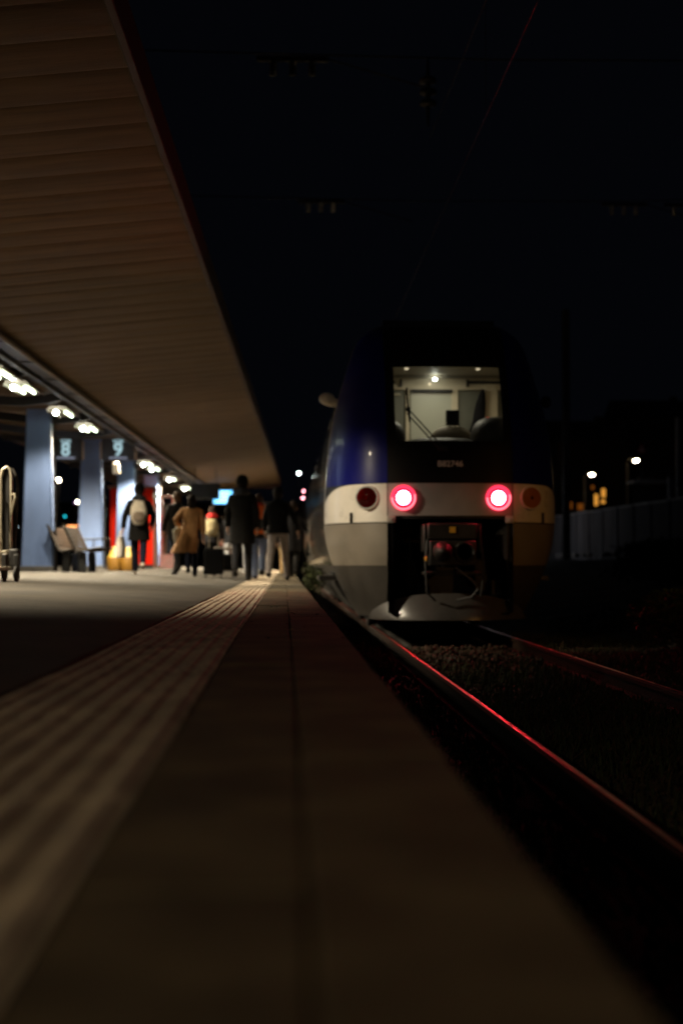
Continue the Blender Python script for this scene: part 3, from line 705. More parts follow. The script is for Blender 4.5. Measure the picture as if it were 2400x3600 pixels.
mb = MB(); mb.add([(-.72, .13, 2.20), (.72, .13, 2.20), (1.05, BY, 1.95), (-1.05, BY, 1.95)], [(0, 1, 2, 3)]); mb.build('cab_floor', 'cabdash', tr, smooth=False)
mb = MB(); mb.ell((.0, .95, 2.30), (.62, .22, .20), 22, 10, p=.6); mb.ell((-.78, .75, 2.46), (.30, .25, .26), 18, 10, p=.7); mb.ell((.72, .95, 2.50), (.36, .28, .27), 18, 10, p=.6); mb.build('dashboard', 'cabdash', tr)
mb = MB(); mb.ell((.17, 1.35, 2.45), (.30, .10, .24), 20, 10, p=.7); mb.ell((-.72, 1.55, 2.56), (.20, .10, .20), 16, 10, p=.6); st = mb.build('driver_seat', 'cabseat', tr)
mb = MB(); mb.box((.18, 1.36, 2.80), (.17, .08, .20)); mb.tube([(.15, 1.36, 2.6), (.15, 1.36, 2.75)], .012, 6); mb.tube([(.21, 1.36, 2.6), (.21, 1.36, 2.75)], .012, 6); mb.build('headrest', 'matblack', st, bevel=.03)
mb = MB(); rg = []
for k in range(8):
    t_ = k/7; z = 3.28 - .62*t_; w = .03 + .10*t_; xo = .70 - .08*t_
    rg.append([(xo + w*math.cos(a*.785)*(1 + .15*math.sin(3*a + k)), BY - .12 + .05*math.sin(a*.785), z) for a in range(8)])
mb.loft(rg); mb.build('hanging_coat', 'charcoal', tr)
mb = MB(); mb.ell((.03, 2.10, 3.40), (.030, .03, .019), 14, 8); mb.build('cab_lamp', 'cablamp', tr)
mb = MB(); mb.ell((-.02, BY - .06, 3.36), (.022, .02, .016), 10, 6); mb.ell((-.40, 1.6, 3.475), (.03, .03, .010), 10, 6); mb.ell((.55, 1.6, 3.475), (.03, .03, .010), 10, 6); mb.build('spot_lamp', 'cabspot', tr)
mb = MB(); mb.ell((.80, 1.9, 2.74), (.02, .02, .03), 8, 6); mb.ell((.72, 1.9, 2.85), (.012, .01, .02), 8, 6); mb.build('indicator', 'redbtn', tr)
lamp('cab_light', 'AREA', tr, (0.0, 1.55, 3.42), P_CAB, (1, .93, .74), .5)

# ------------------------------------------------------------------ overhead line
def gantry(d, z, xs, label, xr=13.0, drop=None, im='porcelain'):
    t = thing('catenary_span', label, 'span wire', (0, d, 0), 0, 'overhead line spans')
    mb = MB(); mb.tube([(-9.2, 0, z + .35), (-3, 0, z + .08), (3, 0, z), (8, 0, z + .05), (xr, 0, z + .3)], .012, 6); mb.build('span_cable', 'darksteel', t)
    for sx in (xr, -9.2):
        mb = MB(); mb.box((sx, 0, (z - 1)/2), (.28, .24, z + 1.6)); mb.build('mast', 'mast', t)
    for x in xs:
        mb = MB(); mb.box((x, 0, z - .03), (1.0, .05, .07)); mb.build('bracket', 'darksteel', t)
        mb = MB(); mb.tube([(x + .5, 0, z - .03), (x + 2.0, 0, z - .45)], .012, 5); mb.build('steady_arm', 'darksteel', t)
        for q in range(3):
            px = x + (q - 1)*.27; mb = MB()
            mb.lathe([(.02, .0)] + [p for k in range(4) for p in ((.025, -.02 - .05*k), (.055, -.03 - .05*k), (.058, -.045 - .05*k), (.022, -.055 - .05*k))], (px, 0, z - .06), None, 12)
            mb.build('insulator', im, t)
    if drop:
        mb = MB(); mb.lathe([(.012, .25)] + [p for k in range(3) for p in ((.03, -.0 - .16*k), (.11, -.03 - .16*k), (.12, -.08 - .16*k), (.03, -.10 - .16*k))] + [(.012, -.7)], (drop, 0, z - .25), None, 14); mb.build('insulator_string', 'darksteel', t)
    return t
gantry(31, CAM_H + 7.98, [.78, 7.5, 8.9], 'far span wire with pale insulators crossing above the train')
gantry(19.5, CAM_H + 7.02, [.1], 'nearer span wire crossing high in the black sky', 13, 1.98, 'darksteel')
t = thing('overhead_wire', 'thin contact wire above the track catching red light', 'wire', (0, 0, 0)); mb = MB()
mb.tube([(2.0, y, CAM_H + 4.46 + .0*y) for y in (-6, 5, 12, 20, 30)], .005, 6); mb.build('contact_wire', 'wire', t)
mb = MB(); mb.tube([(2.0, y, CAM_H + 5.9 - .5*math.sin(math.pi*(y + 10)/29.5)) for y in [-6 + i*1.5 for i in range(18)]], .006, 6)
for y in (2, 6, 10, 14): mb.tube([(2.0, y, CAM_H + 4.46), (2.0, y, CAM_H + 5.9 - .5*math.sin(math.pi*(y + 10)/29.5))], .003, 5)
mb.build('messenger_wire', 'darksteel', t)

# ------------------------------------------------------------------ right background
def lamppost(px, py, d, label, arm=-1, power=0, base=None, head='lampwarm', r=.16):
    x, z = at(px, d, py); zb = GROUND + 1.15 if x > 5 else GROUND
    t = thing('street_lamp', label, 'street lamp', (x, d, zb), 0, 'lit street lamps'); H = z - zb
    mb = MB(); mb.tube([(0, 1.8, 0), (0, 1.8, H*.7), (0, 1.75, H + .05), (0, 1.0, H + .22), (0, 0, H + .16)], [.07, .055, .04, .035, .03], 8); mb.build('post', 'matblack', t)
    mb = MB(); mb.ell((0, 0, H + .08), (r*1.5, r, .09), 14, 8); mb.build('hood', 'darksteel', t)
    mb = MB(); mb.ell((0, -.02, H), (r, r*.8, r*.62), 14, 8); mb.build('lamp_glass', head, t)
    if power: lamp('lamp_light', 'POINT', t, (0, -.3, H - .35), power, (1, .62, .26), .15)
    return t
lamppost(1364, 1088, 75, 'lower lit street lamp, left of the two behind the grey wall', -1, 60, r=.13)
lamppost(1468, 1055, 70, 'higher lit street lamp, under the warning triangle behind the grey wall', -1, 40, r=.13)
# unseen sodium lamp assumed on the right to light that side of the nose
x = 8.6; t = thing('street_lamp', 'assumed amber street lamp on the bank outside the right edge of the picture', 'street lamp', (x, 6.5, GROUND + .9), 0, 'lit street lamps')
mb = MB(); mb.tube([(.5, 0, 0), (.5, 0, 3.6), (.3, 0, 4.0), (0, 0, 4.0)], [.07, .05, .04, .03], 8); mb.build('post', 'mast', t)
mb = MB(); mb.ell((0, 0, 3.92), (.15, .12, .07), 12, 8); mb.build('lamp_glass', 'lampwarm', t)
v = Vector((3.2, 17.6, .45)) - Vector((x, 6.5, GROUND + 4.7)); lamp('lamp_light', 'SPOT', t, (0, 0, 3.8), P_ASSUMED_SODIUM, (1, .42, .07), .12, tuple(v.to_track_quat('-Z', 'Y').to_euler()), R(17), .8)
t = thing('street_lamp', 'added lamp, unseen behind the train, that lights the grey wall', 'street lamp', (8.4, 58, GROUND + .7), 0, 'lit street lamps')  # lamp added out of sight to brighten the wall
mb = MB(); mb.tube([(-.3, 0, 0), (-.3, 0, 3.3), (-.2, 0, 3.5), (0, 0, 3.5)], [.06, .05, .04, .03], 8); mb.build('post', 'mast', t)
mb = MB(); mb.ell((0, 0, 3.42), (.15, .12, .07), 12, 8); mb.build('lamp_glass', 'lampwhite', t); lamp('lamp_light', 'POINT', t, (.1, 0, 3.2), 22, (.95, .92, 1), .12)
# wall
t = thing('boundary_wall', 'long grey concrete panel wall behind the tracks on the right', 'wall', (0, 0, 0)); mb = MB(); ms = MB(); mc = MB()
A = Vector((11.6, 66, .62)); B = Vector((13.2, 34, .62)); nP = 16
for i in range(nP):
    a = A.lerp(B, i/nP); b = A.lerp(B, (i + 1)/nP); c = (a + b)/2; yaw = math.atan2(b.y - a.y, b.x - a.x); h = 1.72 + random.uniform(-.02, .02)
    mb.box((c.x, c.y, c.z + h/2 - .2), ((b - a).length - .10, .10, h + .4), (0, 0, yaw))
    ms.box((a.x, a.y, a.z + .78), (.16, .18, 2.0), (0, 0, yaw)); mc.box((c.x, c.y, c.z + h + .03), ((b - a).length - .12, .16, .05), (0, 0, yaw))
mb.build('panels', 'concretewall', t, bevel=.01); ms.build('posts', 'concretewall', t); mc.build('coping', 'palepost', t)
mb = MB()
for i in range(46):
    p = A.lerp(B, i/46) + Vector((-.7, 0, 0)); 
    if random.random() < .6: mb.box((p.x, p.y, .62), (.18, random.uniform(.25, .5), .16), (0, 0, random.uniform(-.2, .2)))
tag(mb.build('stone_row', 'palepost', bevel=.02), 'broken row of pale stones along the foot of the grey wall', 'stones', kind='stuff')
# tall mast
x = at(1305, 50); t = thing('catenary_mast', 'tall dark mast standing just right of the train', 'mast', (x, 50, GROUND + .9))
mb = MB(); mb.box((0, 0, 4.6), (.22, .04, 9.2)); mb.box((0, -.10, 4.6), (.24, .02, 9.2)); mb.box((0, .10, 4.6), (.24, .02, 9.2)); mb.build('column', 'mast', t); mb = MB(); mb.box((0, 0, .1), (.5, .5, .3)); mb.build('footing', 'pillarfoot', t)
# pale posts
for px, d, y0, w, lb in ((1548, 50, 1095, .15, 'pale square post behind the wall near the right edge'), (1567, 48, 955, .12, 'taller pale post cut by the right edge of the picture')):
    x, z = at(px, d, y0); t = thing('signal_post', lb, 'post', (x, d, .5)); mb = MB(); mb.box((0, 0, (z - .5)/2), (w, w, z - .5)); mb.build('shaft', 'palepost', t, bevel=.01)
    mb = MB(); mb.box((0, 0, (z - .5)*.52), (w + .04, w + .04, .08)); mb.build('clamp', 'darksteel', t); mb = MB(); mb.box((0, 0, z - .48), (w + .03, w + .03, .04)); mb.build('cap', 'darksteel', t)
# triangle sign
x, z = at(1481, 66, 1030); t = thing('warning_sign', 'small triangular warning sign above the higher street lamp', 'sign', (x, 66, .5))
mb = MB(); mb.tube([(0, 0, 0), (0, 0, z - .5 + .1)], .035, 8); mb.build('post', 'mast', t)
mb = MB(); q = .26; zc = z - .5
def tri(r, y): return [Vector((r*math.sin(a), y, zc + r*math.cos(a))) for a in (0, 2.094, 4.189)]
mb.loft([tri(q, -.04), tri(q, -.06)]); mb.build('plate', 'redcloth', t, smooth=False); mb = MB(); mb.loft([tri(q*.62, -.061), tri(q*.62, -.066)]); mb.build('plate_field', 'palepost', t, smooth=False); mb = MB(); mb.box((0, -.069, zc - .005), (.03, .006, .13)); mb.build('symbol', 'matblack', t)
# small shelter
x0, z0 = at(1462, 60, 1104); x1 = at(1545, 60); t = thing('shelter', 'small dark open shelter with a pale roof edge behind the wall', 'shelter', ((x0 + x1)/2, 60, .5)); w = x1 - x0; H = z0 - .5
mb = MB(); mb.box((0, .6, H), (w, 1.4, .10)); mb.build('roof', 'palepost', t, bevel=.01); mb = MB()
for sx in (-w/2 + .08, w/2 - .08):
    for sy in (.05, 1.2): mb.box((sx, sy, H/2), (.08, .08, H - .1))
mb.build('posts', 'darksteel', t); mb = MB(); mb.box((0, 1.25, H*.55), (w - .2, .03, H*.7)); mb.build('back_panel', 'signface', t); mb = MB(); mb.box((-.1, .5, H + .13), (.7, .3, .16)); mb.build('roof_box', 'pipe', t)
# houses
def house(px0, px1, pytop, d, label, wins, roofh=2.0):
    x0, zt = at(px0, d, pytop); x1 = at(px1, d); zb = .2; t = thing('house', label, 'house', ((x0 + x1)/2, d, zb)); w = x1 - x0; h = zt - zb
    mb = MB(); mb.box((0, 4, h/2), (w, 8, h)); mb.build('walls', 'house', t)
    mb = MB(); mb.add([(-w/2 - .3, -.4, h), (w/2 + .3, -.4, h), (w/2 + .3, 8.4, h), (-w/2 - .3, 8.4, h), (-w/2 - .3, 4, h + roofh), (w/2 + .3, 4, h + roofh)], [(0, 1, 5, 4), (2, 3, 4, 5), (0, 4, 3), (1, 2, 5), (0, 3, 2, 1)]); rf = mb.build('roof', 'houseroof', t, smooth=False)
    mb = MB(); mb.box((w*.25, 4.6, h + roofh*.8), (.6, .6, 1.6)); mb.build('chimney', 'house', rf)
    for px, py, pw, ph, mt in wins:
        wx, wz = at(px, d, py); s = 3267/d; ww, wh = pw/s, ph/s
        mb = MB(); mb.box((wx - (x0 + x1)/2, -.03, wz - zb), (ww + .16, .06, wh + .16)); f = mb.build('window', 'frame', t)
        mb = MB(); mb.box((wx - (x0 + x1)/2, -.066, wz - zb), (ww, .01, wh)); mb.build('pane', mt, f)
house(1286, 1452, 1010, 112, 'dark house with tall amber lit windows behind the left street lamp', [(1374, 1147, 8, 26, 'winamber'), (1391, 1131, 9, 20, 'winamber'), (1390, 1151, 9, 8, 'winamber'), (1337, 1163, 13, 15, 'windim'), (1312, 1160, 12, 16, 'windim'), (1366, 1118, 7, 9, 'windim'), (1420, 1130, 9, 18, 'signface'), (1345, 1080, 9, 18, 'signface'), (1400, 1070, 9, 18, 'signface')])  # low dim panes at the left stand in for amber light on the wall
house(1440, 1640, 955, 125, 'tall unlit house filling the right background', [(1480, 1080, 9, 18, 'signface'), (1510, 1080, 9, 18, 'signface'), (1540, 1080, 9, 18, 'signface'), (1495, 1030, 9, 18, 'signface')])

# ------------------------------------------------------------------ far lights on the left and beyond the platform
def far_lamp(px, py, d, m, label, r, name='far_lamp', cat='lamp', poles=True, rx=1.0):
    x, z = at(px, d, py); t = thing(name, label, cat, (x, d, GROUND)); H = z - GROUND
    mb = MB(); mb.tube([(0, .12, 0), (0, .12, H + .1)], .06, 6); mb.build('post', 'mast', t); mb = MB(); mb.box((0, .03, H), (r*2.6*rx, .12, r*2.8)); mb.build('housing', 'matblack', t)
    mb = MB(); mb.ell((0, -.05, H), (r*rx, r*.6, r), 14, 8); mb.build('lens', m, t)
far_lamp(138, 1104, 120, 'lampwarm', 'large warm lamp shining between the nearest pillar and sign 8', .14)
far_lamp(180, 1154, 120, 'lampwarm', 'smaller warm lamp left of the pillar between the signs', .10)
far_lamp(175, 1155.5, 118, 'violet', 'dim violet lamp touching the small warm lamp', .09)
far_lamp(242, 1171, 100, 'lampwarm', 'small warm lamp at the right side of the second pillar, upper of two', .06)
far_lamp(243, 1184, 98, 'sig_pale', 'small pale lamp at the right side of the second pillar, lower of two', .06)
far_lamp(153, 1187, 95, 'sig_cyan', 'cyan signal lamp seen between the first two pillars', .07, 'signal', 'signal')
far_lamp(381, 1199, 62, 'sig_pale', 'pale cyan lamp beside the person with the tote bag', .06, 'signal', 'signal')
far_lamp(686, 1087, 120, 'lampwhite', 'white lamp high between the canopy end and the train', .10)
far_lamp(697, 1128, 90, 'sig_red', 'pink red signal lamp left of the train, upper of the pair', .06, 'signal', 'signal')
far_lamp(695.5, 1144, 89, 'sig_red', 'pink red signal lamp left of the train, lower of the pair', .065, 'signal', 'signal')
far_lamp(131, 1232, 70, 'sig_redsmall', 'tiny red lamp left of the bench', .03, 'signal', 'signal')
far_lamp(45, 1211, 80, 'sig_pale', 'tiny pale lamp between the cart and the nearest pillar', .02)
# railcar on the other side with an amber display
x, z = at(170, 85, 1210); t = thing('railcar', 'dark railcar with an amber display standing beyond the bench', 'railcar', (x, 85, GROUND))
mb = MB(); zs = [(.5, 1.25), (.9, 1.38), (1.8, 1.42), (2.6, 1.35), (3.2, 1.1), (3.5, .7), (3.55, .05)]
ring = [(-w, q) for q, w in zs] + [(w, q) for q, w in reversed(zs)]; mb.loft([[(a*.9, 0, q) for a, q in ring], [(a, .8, q) for a, q in ring], [(a, 14, q) for a, q in ring]]); mb.build('body', 'charcoal', t)
mb = MB(); mb.box((0, -.02, 2.0), (1.9, .04, .9)); mb.build('windscreen', 'darkglass', t)
mb = MB(); hh = z - GROUND
for k in range(5): mb.ell((-.28 + .14*k + (.03 if k > 2 else 0), -.06, hh), (.055, .03, .075), 10, 6)
mb.build('display', 'led', t); mb = MB()
for sy in (2, 4, 10, 12): mb.box((0, sy, .3), (1.6, .7, .6))
mb.build('bogie', 'matblack', t)
# station building closing the far end
t = thing('station_building', 'dark station building closing the far end of the platforms', 'building', (-12, 150, GROUND))
mb = MB(); mb.box((0, 4, 3.6), (34, 8, 7.2)); mb.build('walls', 'house', t); mb = MB(); mb.box((0, 4, 7.3), (34.8, 8.8, .3)); mb.build('roof', 'houseroof', t)
for wx, wz, m in ((-5.3, 3.2, 'windim'), (-3.9, 3.4, 'windim'), (6.5, 3, 'windim'), (-10, 3, 'signface'), (2, 3, 'signface'), (10, 3, 'windim'), (13, 3, 'signface')):
    mb = MB(); mb.box((wx, -.03, wz), (1.0, .06, 2.2)); f = mb.build('window', 'frame', t); mb = MB(); mb.box((wx, -.066, wz), (.8, .01, 2.0)); mb.build('pane', m, f)

# ------------------------------------------------------------------ platform furniture
def bench(x, y, face, label, back='bench'):
    z = floor_z(x); t = thing('bench', label, 'bench', (x, y, z), 0 if face > 0 else math.pi, 'slatted benches'); Lb = 1.9
    mb = MB()
    for k in range(5): mb.box((.09 + .088*k, 0, .445 + .010*k), (.078, Lb, .028), (0, R(-7), 0))
    mb.build('seat', 'bench', t, bevel=.004)
    mb = MB()
    for k in range(6): mb.box((-.015 - .040*k, 0, .50 + .080*k), (.026, Lb, .070), (0, R(-26), 0))
    mb.build('backrest', 'bench', t, bevel=.004)
    mb = MB()
    for sy in (-Lb/2 - .02, Lb/2 + .02): mb.tube([(.52, sy, .50), (.05, sy, .425), (-.02, sy, .46), (-.25, sy, .98)], .022, 8)
    mb.build('end_frame', 'benchsteel', t)
    if face > 0: mb = MB(); mb.tube([(.46, Lb/2, .47), (.46, Lb/2, .68), (.42, Lb/2, .71), (-.12, Lb/2, .69)], .014, 8); mb.build('armrest', 'benchsteel', t)
    for sy in (-.70, .70): mb = MB(); mb.box((.11, sy, .20), (.17, .10, .42), taper=.9); mb.build('leg', 'matblack', t, bevel=.02)
bx = at(172, 29.2); bench(bx + .12, 29.6, 1, 'brown slatted bench facing right, in front of the second pillar')
bench(bx - .36, 30.6, 1, 'darker bench half hidden between the nearest pillar and the brown slatted bench')
# luggage cart at the left edge
x = at(24, 16.2); t = thing('luggage_cart', 'tall metal luggage cart with dark wheels at the left edge', 'cart', (x, 16.2, floor_z(x)), R(-6))
mb = MB()
mb.tube([(-.075, 0, .14), (-.085, 0, 1.18), (-.065, 0, 1.27), (-.02, 0, 1.30), (.02, 0, 1.27), (.036, 0, 1.18), (.036, 0, .14)], .017, 10)
mb.tube([(-.50, 0, .14), (-.50, 0, 1.18), (-.45, 0, 1.24), (-.20, 0, 1.24), (-.13, 0, 1.18), (-.125, 0, .14)], .020, 10)
mb.tube([(.036, 0, .98), (.09, -.05, .99), (.10, -.07, .95), (.06, -.05, .80), (.04, 0, .76)], .012, 8); mb.tube([(-.50, 0, .34), (.04, 0, .34)], .016, 8)
mb.tube([(-.10, -.04, 1.02), (-.13, -.07, .88), (-.09, -.08, .72), (-.13, -.07, .58), (-.08, -.06, .42), (-.10, -.05, .30)], .017, 8)
mb.build('frame', 'cartmetal', t)
mb = MB(); mb.tube([(.05, .06, .2), (.092, .06, 1.08), (.075, .06, 1.20), (.03, .06, 1.27), (-.04, .06, 1.29)], .018, 10); mb.build('outer_hoop', 'darksteel', t)
mb = MB(); mb.box((-.025, .02, .74), (.075, .03, 1.02)); mb.build('dark_panel', 'matblack', t, bevel=.012)
mb = MB(); mb.box((-.31, .02, .72), (.34, .03, .98)); mb.build('back_panel', 'cartpanel', t, bevel=.02)
mb = MB(); mb.box((-.22, -.25, .15), (.56, .60, .04)); mb.box((-.09, -.06, .26), (.06, .05, .16)); mb.box((-.01, -.06, .24), (.05, .05, .16)); mb.build('deck', 'cartpanel', t, bevel=.01)
for xx, yy in ((.12, -.06), (.03, -.22), (-.46, -.06), (-.42, -.40)):
    mb = MB(); mb.lathe([(.0, -.018), (.075, -.018), (.09, -.010), (.09, .010), (.075, .018), (.0, .018)], (xx, yy, .09), (0, R(90), 0), 20); w = mb.build('wheel', 'rubber', t)
    mb = MB(); mb.box((xx, yy, .21), (.055, .06, .20)); mb.build('fork', 'matblack', w, bevel=.01)
mb = MB(); mb.box((.085, -.02, .27), (.11, .10, .20)); mb.build('bumper', 'matblack', t, bevel=.02)
# red cabinet
x = at(304, 47.5); t = thing('red_cabinet', 'tall bright red cabinet behind the third pillar', 'cabinet', (x, 47.5, floor_z(x)))
mb = MB(); mb.box((0, .4, 1.38), (1.44, .8, 2.55)); mb.build('casing', 'red', t, bevel=.03); mb = MB(); mb.box((0, .4, .06), (1.46, .8, .12)); mb.build('plinth', 'matblack', t)
mb = MB(); mb.box((.76, .35, 1.36), (.09, .8, 2.7)); mb.box((0, .4, 2.70), (1.6, .86, .08)); mb.build('side_post', 'rededge', t, bevel=.01); mb = MB(); mb.box((.10, -.012, 1.5), (.60, .02, 1.1)); mb.build('front_window', 'darkglass', t, bevel=.01)
mb = MB(); mb.ell((.77, -.1, 2.40), (.05, .04, .10), 10, 8); mb.build('amber_lamp', 'boxlight', t)
# glazed shelter beyond
x = at(384, 50); t = thing('glass_shelter', 'pale framed glass panel standing right of the red cabinet', 'shelter', (x, 50, floor_z(x)))
mb = MB()
for sx in (-.18, .22): mb.box((sx, 0, 1.25), (.09, .09, 2.5))
mb.box((0, 0, 2.52), (.6, .12, .08)); mb.box((0, 0, .25), (.5, .06, .5)); mb.build('frame', 'palepost', t, bevel=.01); mb = MB(); mb.box((.02, .02, 1.45), (.32, .012, 1.9)); mb.build('pane', 'glass', t)
# yellow bins
for px, lb in ((268, 'yellow litter bin left of the person with the patterned backpack'), (298, 'yellow litter bin right behind the white bag')):
    x = at(px, 34); t = thing('litter_bin', lb, 'litter bin', (x, 34, floor_z(x)), 0, 'yellow litter bins')
    mb = MB(); mb.lathe([(.17, 0), (.19, .03), (.20, .30), (.19, .34)], (0, 0, 0), None, 20); mb.build('drum', 'yellowbin', t); mb = MB(); mb.lathe([(.19, .34), (.15, .40), (.10, .50), (.06, .57), (.01, .59)], (0, 0, 0), None, 20); mb.build('lid', 'yellowbag', t)
# pebbles and a leaf on the edge slabs
mb = MB()
for x, y in ((.02, 9.6), (.045, 9.3), (.005, 8.9), (.06, 9.1), (.03, 8.2), (.05, 8.0), (.01, 7.6), (.08, 9.5), (.03, 10.2), (.16, 8.4), (.20, 9.0), (-.06, 10.5), (.10, 7.2), (.14, 10.4)) + tuple((random.uniform(-.2, .26), random.uniform(4.5, 14)) for _ in range(8)):
    c = Vector((x, y, .006)); s = random.uniform(.002, .0055); mb.ell(c, (s*1.6, s, s*.6), 7, 5)
tag(mb.build('grit', 'pebble'), 'dark grit scattered along the joint of the platform edge slabs', 'grit', kind='stuff')
mb = MB(); mb.add([(.028, 6.85, .003), (.045, 6.88, .012), (.05, 6.93, .006), (.03, 6.93, .014), (.02, 6.89, .004)], [(0, 1, 2, 3, 4)]); tag(mb.build('fallen_leaf', 'leafdry', smooth=False), 'small yellow leaf lying on the platform edge slabs', 'leaf')

# ------------------------------------------------------------------ people
def ring(cx, cy, z, rx, ry, n=18, p=2.4, ph=0, amp=0):
    out = []
    for j in range(n):
        a = 2*math.pi*j/n; c, s = math.cos(a), math.sin(a)
        k = (abs(c)**p + abs(s)**p)**(-1/p)*(1 + amp*math.sin(5*a + ph))
        out.append((cx + rx*c*k, cy + ry*s*k, z))
    return out
def person(px, d, H, label, head=0.0, stride=.24, lead=1, hem=.82, flare=.0, coat='black_wool', trousers='charcoal', shoes='shoe_dark', top='hair', topm='hair_dark', armL=None, armR=None, lift=.12, wide=1.0, hood=None, legr=1.0, sway=0.0):
    x = at(px, d); zg = floor_z(x); k = H/1.72
    L = armL or ((-.24, .05, 1.14), (-.25, .14, .92)); Rr = armR or ((.24, -.06, 1.14), (.25, .02, .90))
    v = []; e = []; r = []
    def nv(p, rad, par=None):
        v.append(Vector(p)*k); r.append((rad if isinstance(rad, tuple) else (rad, rad))); 
        if par is not None: e.append((par, len(v) - 1))
        return len(v) - 1
    pel = nv((0, 0, .95), (.12, .095)); sp = nv((0, 0, 1.12), (.115, .085), pel); ch = nv((0, 0, 1.30), (.13, .10), sp); nk = nv((0, .01, 1.455), .052, ch); h1 = nv((0, .025, 1.55), (.066, .078), nk); h2 = nv((0, .015, 1.64), (.074, .088), h1)
    nv((0, .118, 1.575), .013, h1); nv((.085, .015, 1.575), .014, h1); nv((-.085, .015, 1.575), .014, h1)
    hands = []
    for sg, (el, wr) in ((-1, L), (1, Rr)):
        sh = nv((sg*.165, 0, 1.40), .052, ch); ei = nv(el, .040, sh); wi = nv(wr, .028, ei)
        dr = (Vector(wr) - Vector(el)).normalized(); pm = nv(Vector(wr) + dr*.055, (.034, .022), wi); sd = dr.cross(Vector((0, 0, 1))); sd = (Vector((0, 1, 0)) if sd.length < .2 else Vector((0, 1, 0)) - dr*dr.y).normalized()
        for q, (of, ln) in enumerate(((-.024, .055), (-.008, .072), (.008, .078), (.024, .068))):
            b = Vector(wr) + dr*.095 + sd*of; f1 = nv(b, .0095, pm); f2 = nv(b + dr*ln*.5 + Vector((-sg*.008, 0, 0)), .0085, f1); nv(b + dr*ln*.9 + Vector((-sg*.022, 0, 0)), .007, f2)
        tb = Vector(wr) + dr*.05 + sd*.034; t1 = nv(tb, .011, pm); nv(tb + dr*.045 + sd*.014, .0085, t1)
        hands.append((Vector(wr) + dr*.11)*k)
    legs = {}
    for sg in (-1, 1):
        f = (sg == lead); ay = stride if f else -stride*1.05; az = .085 if f else .085 + lift
        hip = Vector((sg*.088, 0, .90)); an = Vector((sg*.085*wide, ay, az)); kn = (hip + an)/2 + Vector((0, .05 if f else .10, .02))
        hi = nv(hip, .078, pel); ki = nv(kn, .052, hi); ai = nv(an, .038, ki)
        td = Vector((0, .15, -.045)) if f else Vector((0, .12, -.11 if lift > .05 else -.045)); nv(an + td, .030, ai); legs[sg] = (hip, kn, an, td)
    me = bpy.data.meshes.new('person'); me.from_pydata([tuple(a) for a in v], e, []); o = bpy.data.objects.new('tmp', me); COL.objects.link(o)
    m1 = o.modifiers.new('skin', 'SKIN'); m1.use_smooth_shade = True
    for i, sv in enumerate(me.skin_vertices[0].data): sv.radius = (r[i][0]*k, r[i][1]*k); sv.use_root = (i == 0)
    m2 = o.modifiers.new('sub', 'SUBSURF'); m2.levels = 1; m2.render_levels = 1
    dg = bpy.context.evaluated_depsgraph_get(); bm = bpy.data.meshes.new_from_object(o.evaluated_get(dg)); bpy.data.objects.remove(o); bm.name = 'person'
    bm.materials.clear(); bm.materials.append(M['skin'])
    for p in bm.polygons: p.use_smooth = True
    P = bpy.data.objects.new('person', bm); COL.objects.link(P); P.location = (x, d, zg); P.rotation_euler.z = head
    tag(P, label, 'person', 'travellers walking away along the platform')
    sc = lambda pts: [tuple(Vector(q)*k) for q in pts]
    mb = MB(); rg = []
    nz = [(hem, .185 + flare, .15 + flare*.8), (hem + (.95 - hem)*.5, .188 + flare*.55, .148 + flare*.4), (1.0, .185, .138), (1.12, .182, .132), (1.24, .200, .138), (1.34, .208, .135), (1.41, .188, .115), (1.455, .115, .092), (1.49, .080, .080)]
    for i, (z, rx, ry) in enumerate(nz): rg.append(sc(ring(sway*max(0, (1.1 - z)/.66)**1.3, -.0 + (-.03*flare*4 if i == 0 else 0), z, rx, ry, ph=i*.7, amp=.035 if z < 1.1 else .012)))
    mb.loft(rg)
    for sg, (el, wr) in ((-1, L), (1, Rr)):
        el, wr = Vector(el), Vector(wr); sh = Vector((sg*.165, 0, 1.385))
        mb.tube(sc([sh + Vector((-sg*.05, 0, .02)), sh, sh.lerp(el, .5) + Vector((0, -.006, 0)), el, el.lerp(wr, .5), wr]), [q*k for q in (.06, .072, .064, .058, .052, .047)], 12)
    mb.build('coat', coat, P, angle=70)
    mb = MB(); mb.loft([sc(ring(0, 0, z, rx, ry)) for z, rx, ry in ((.80, .15, .12), (.92, .172, .13), (1.02, .165, .122))])
    for sg in (-1, 1):
        hip, kn, an, td = legs[sg]
        mb.tube(sc([hip + Vector((0, 0, .03)), hip.lerp(kn, .4), kn, kn.lerp(an, .45) + Vector((0, -.018, 0)), an + Vector((0, 0, -.015))]), [q*k*legr for q in (.096, .088, .070, .066, .056)], 12)
    mb.build('trousers', trousers, P, angle=70)
    for sg in (-1, 1):
        hip, kn, an, td = legs[sg]; a = an + Vector((0, -.055, -.03)); b = an + td + Vector((0, .05, 0)); t_ = (b - a).normalized()
        mb = MB(); mb.tube(sc([a, a.lerp(b, .15), a.lerp(b, .4), a.lerp(b, .75), a.lerp(b, .95), b]), [q*k for q in (.025, .046, .052, .046, .036, .015)], 10, flat=.85); mb.build('shoe', shoes, P, angle=70)
    hc = Vector((0, .012, 1.615))*k
    mb = MB()
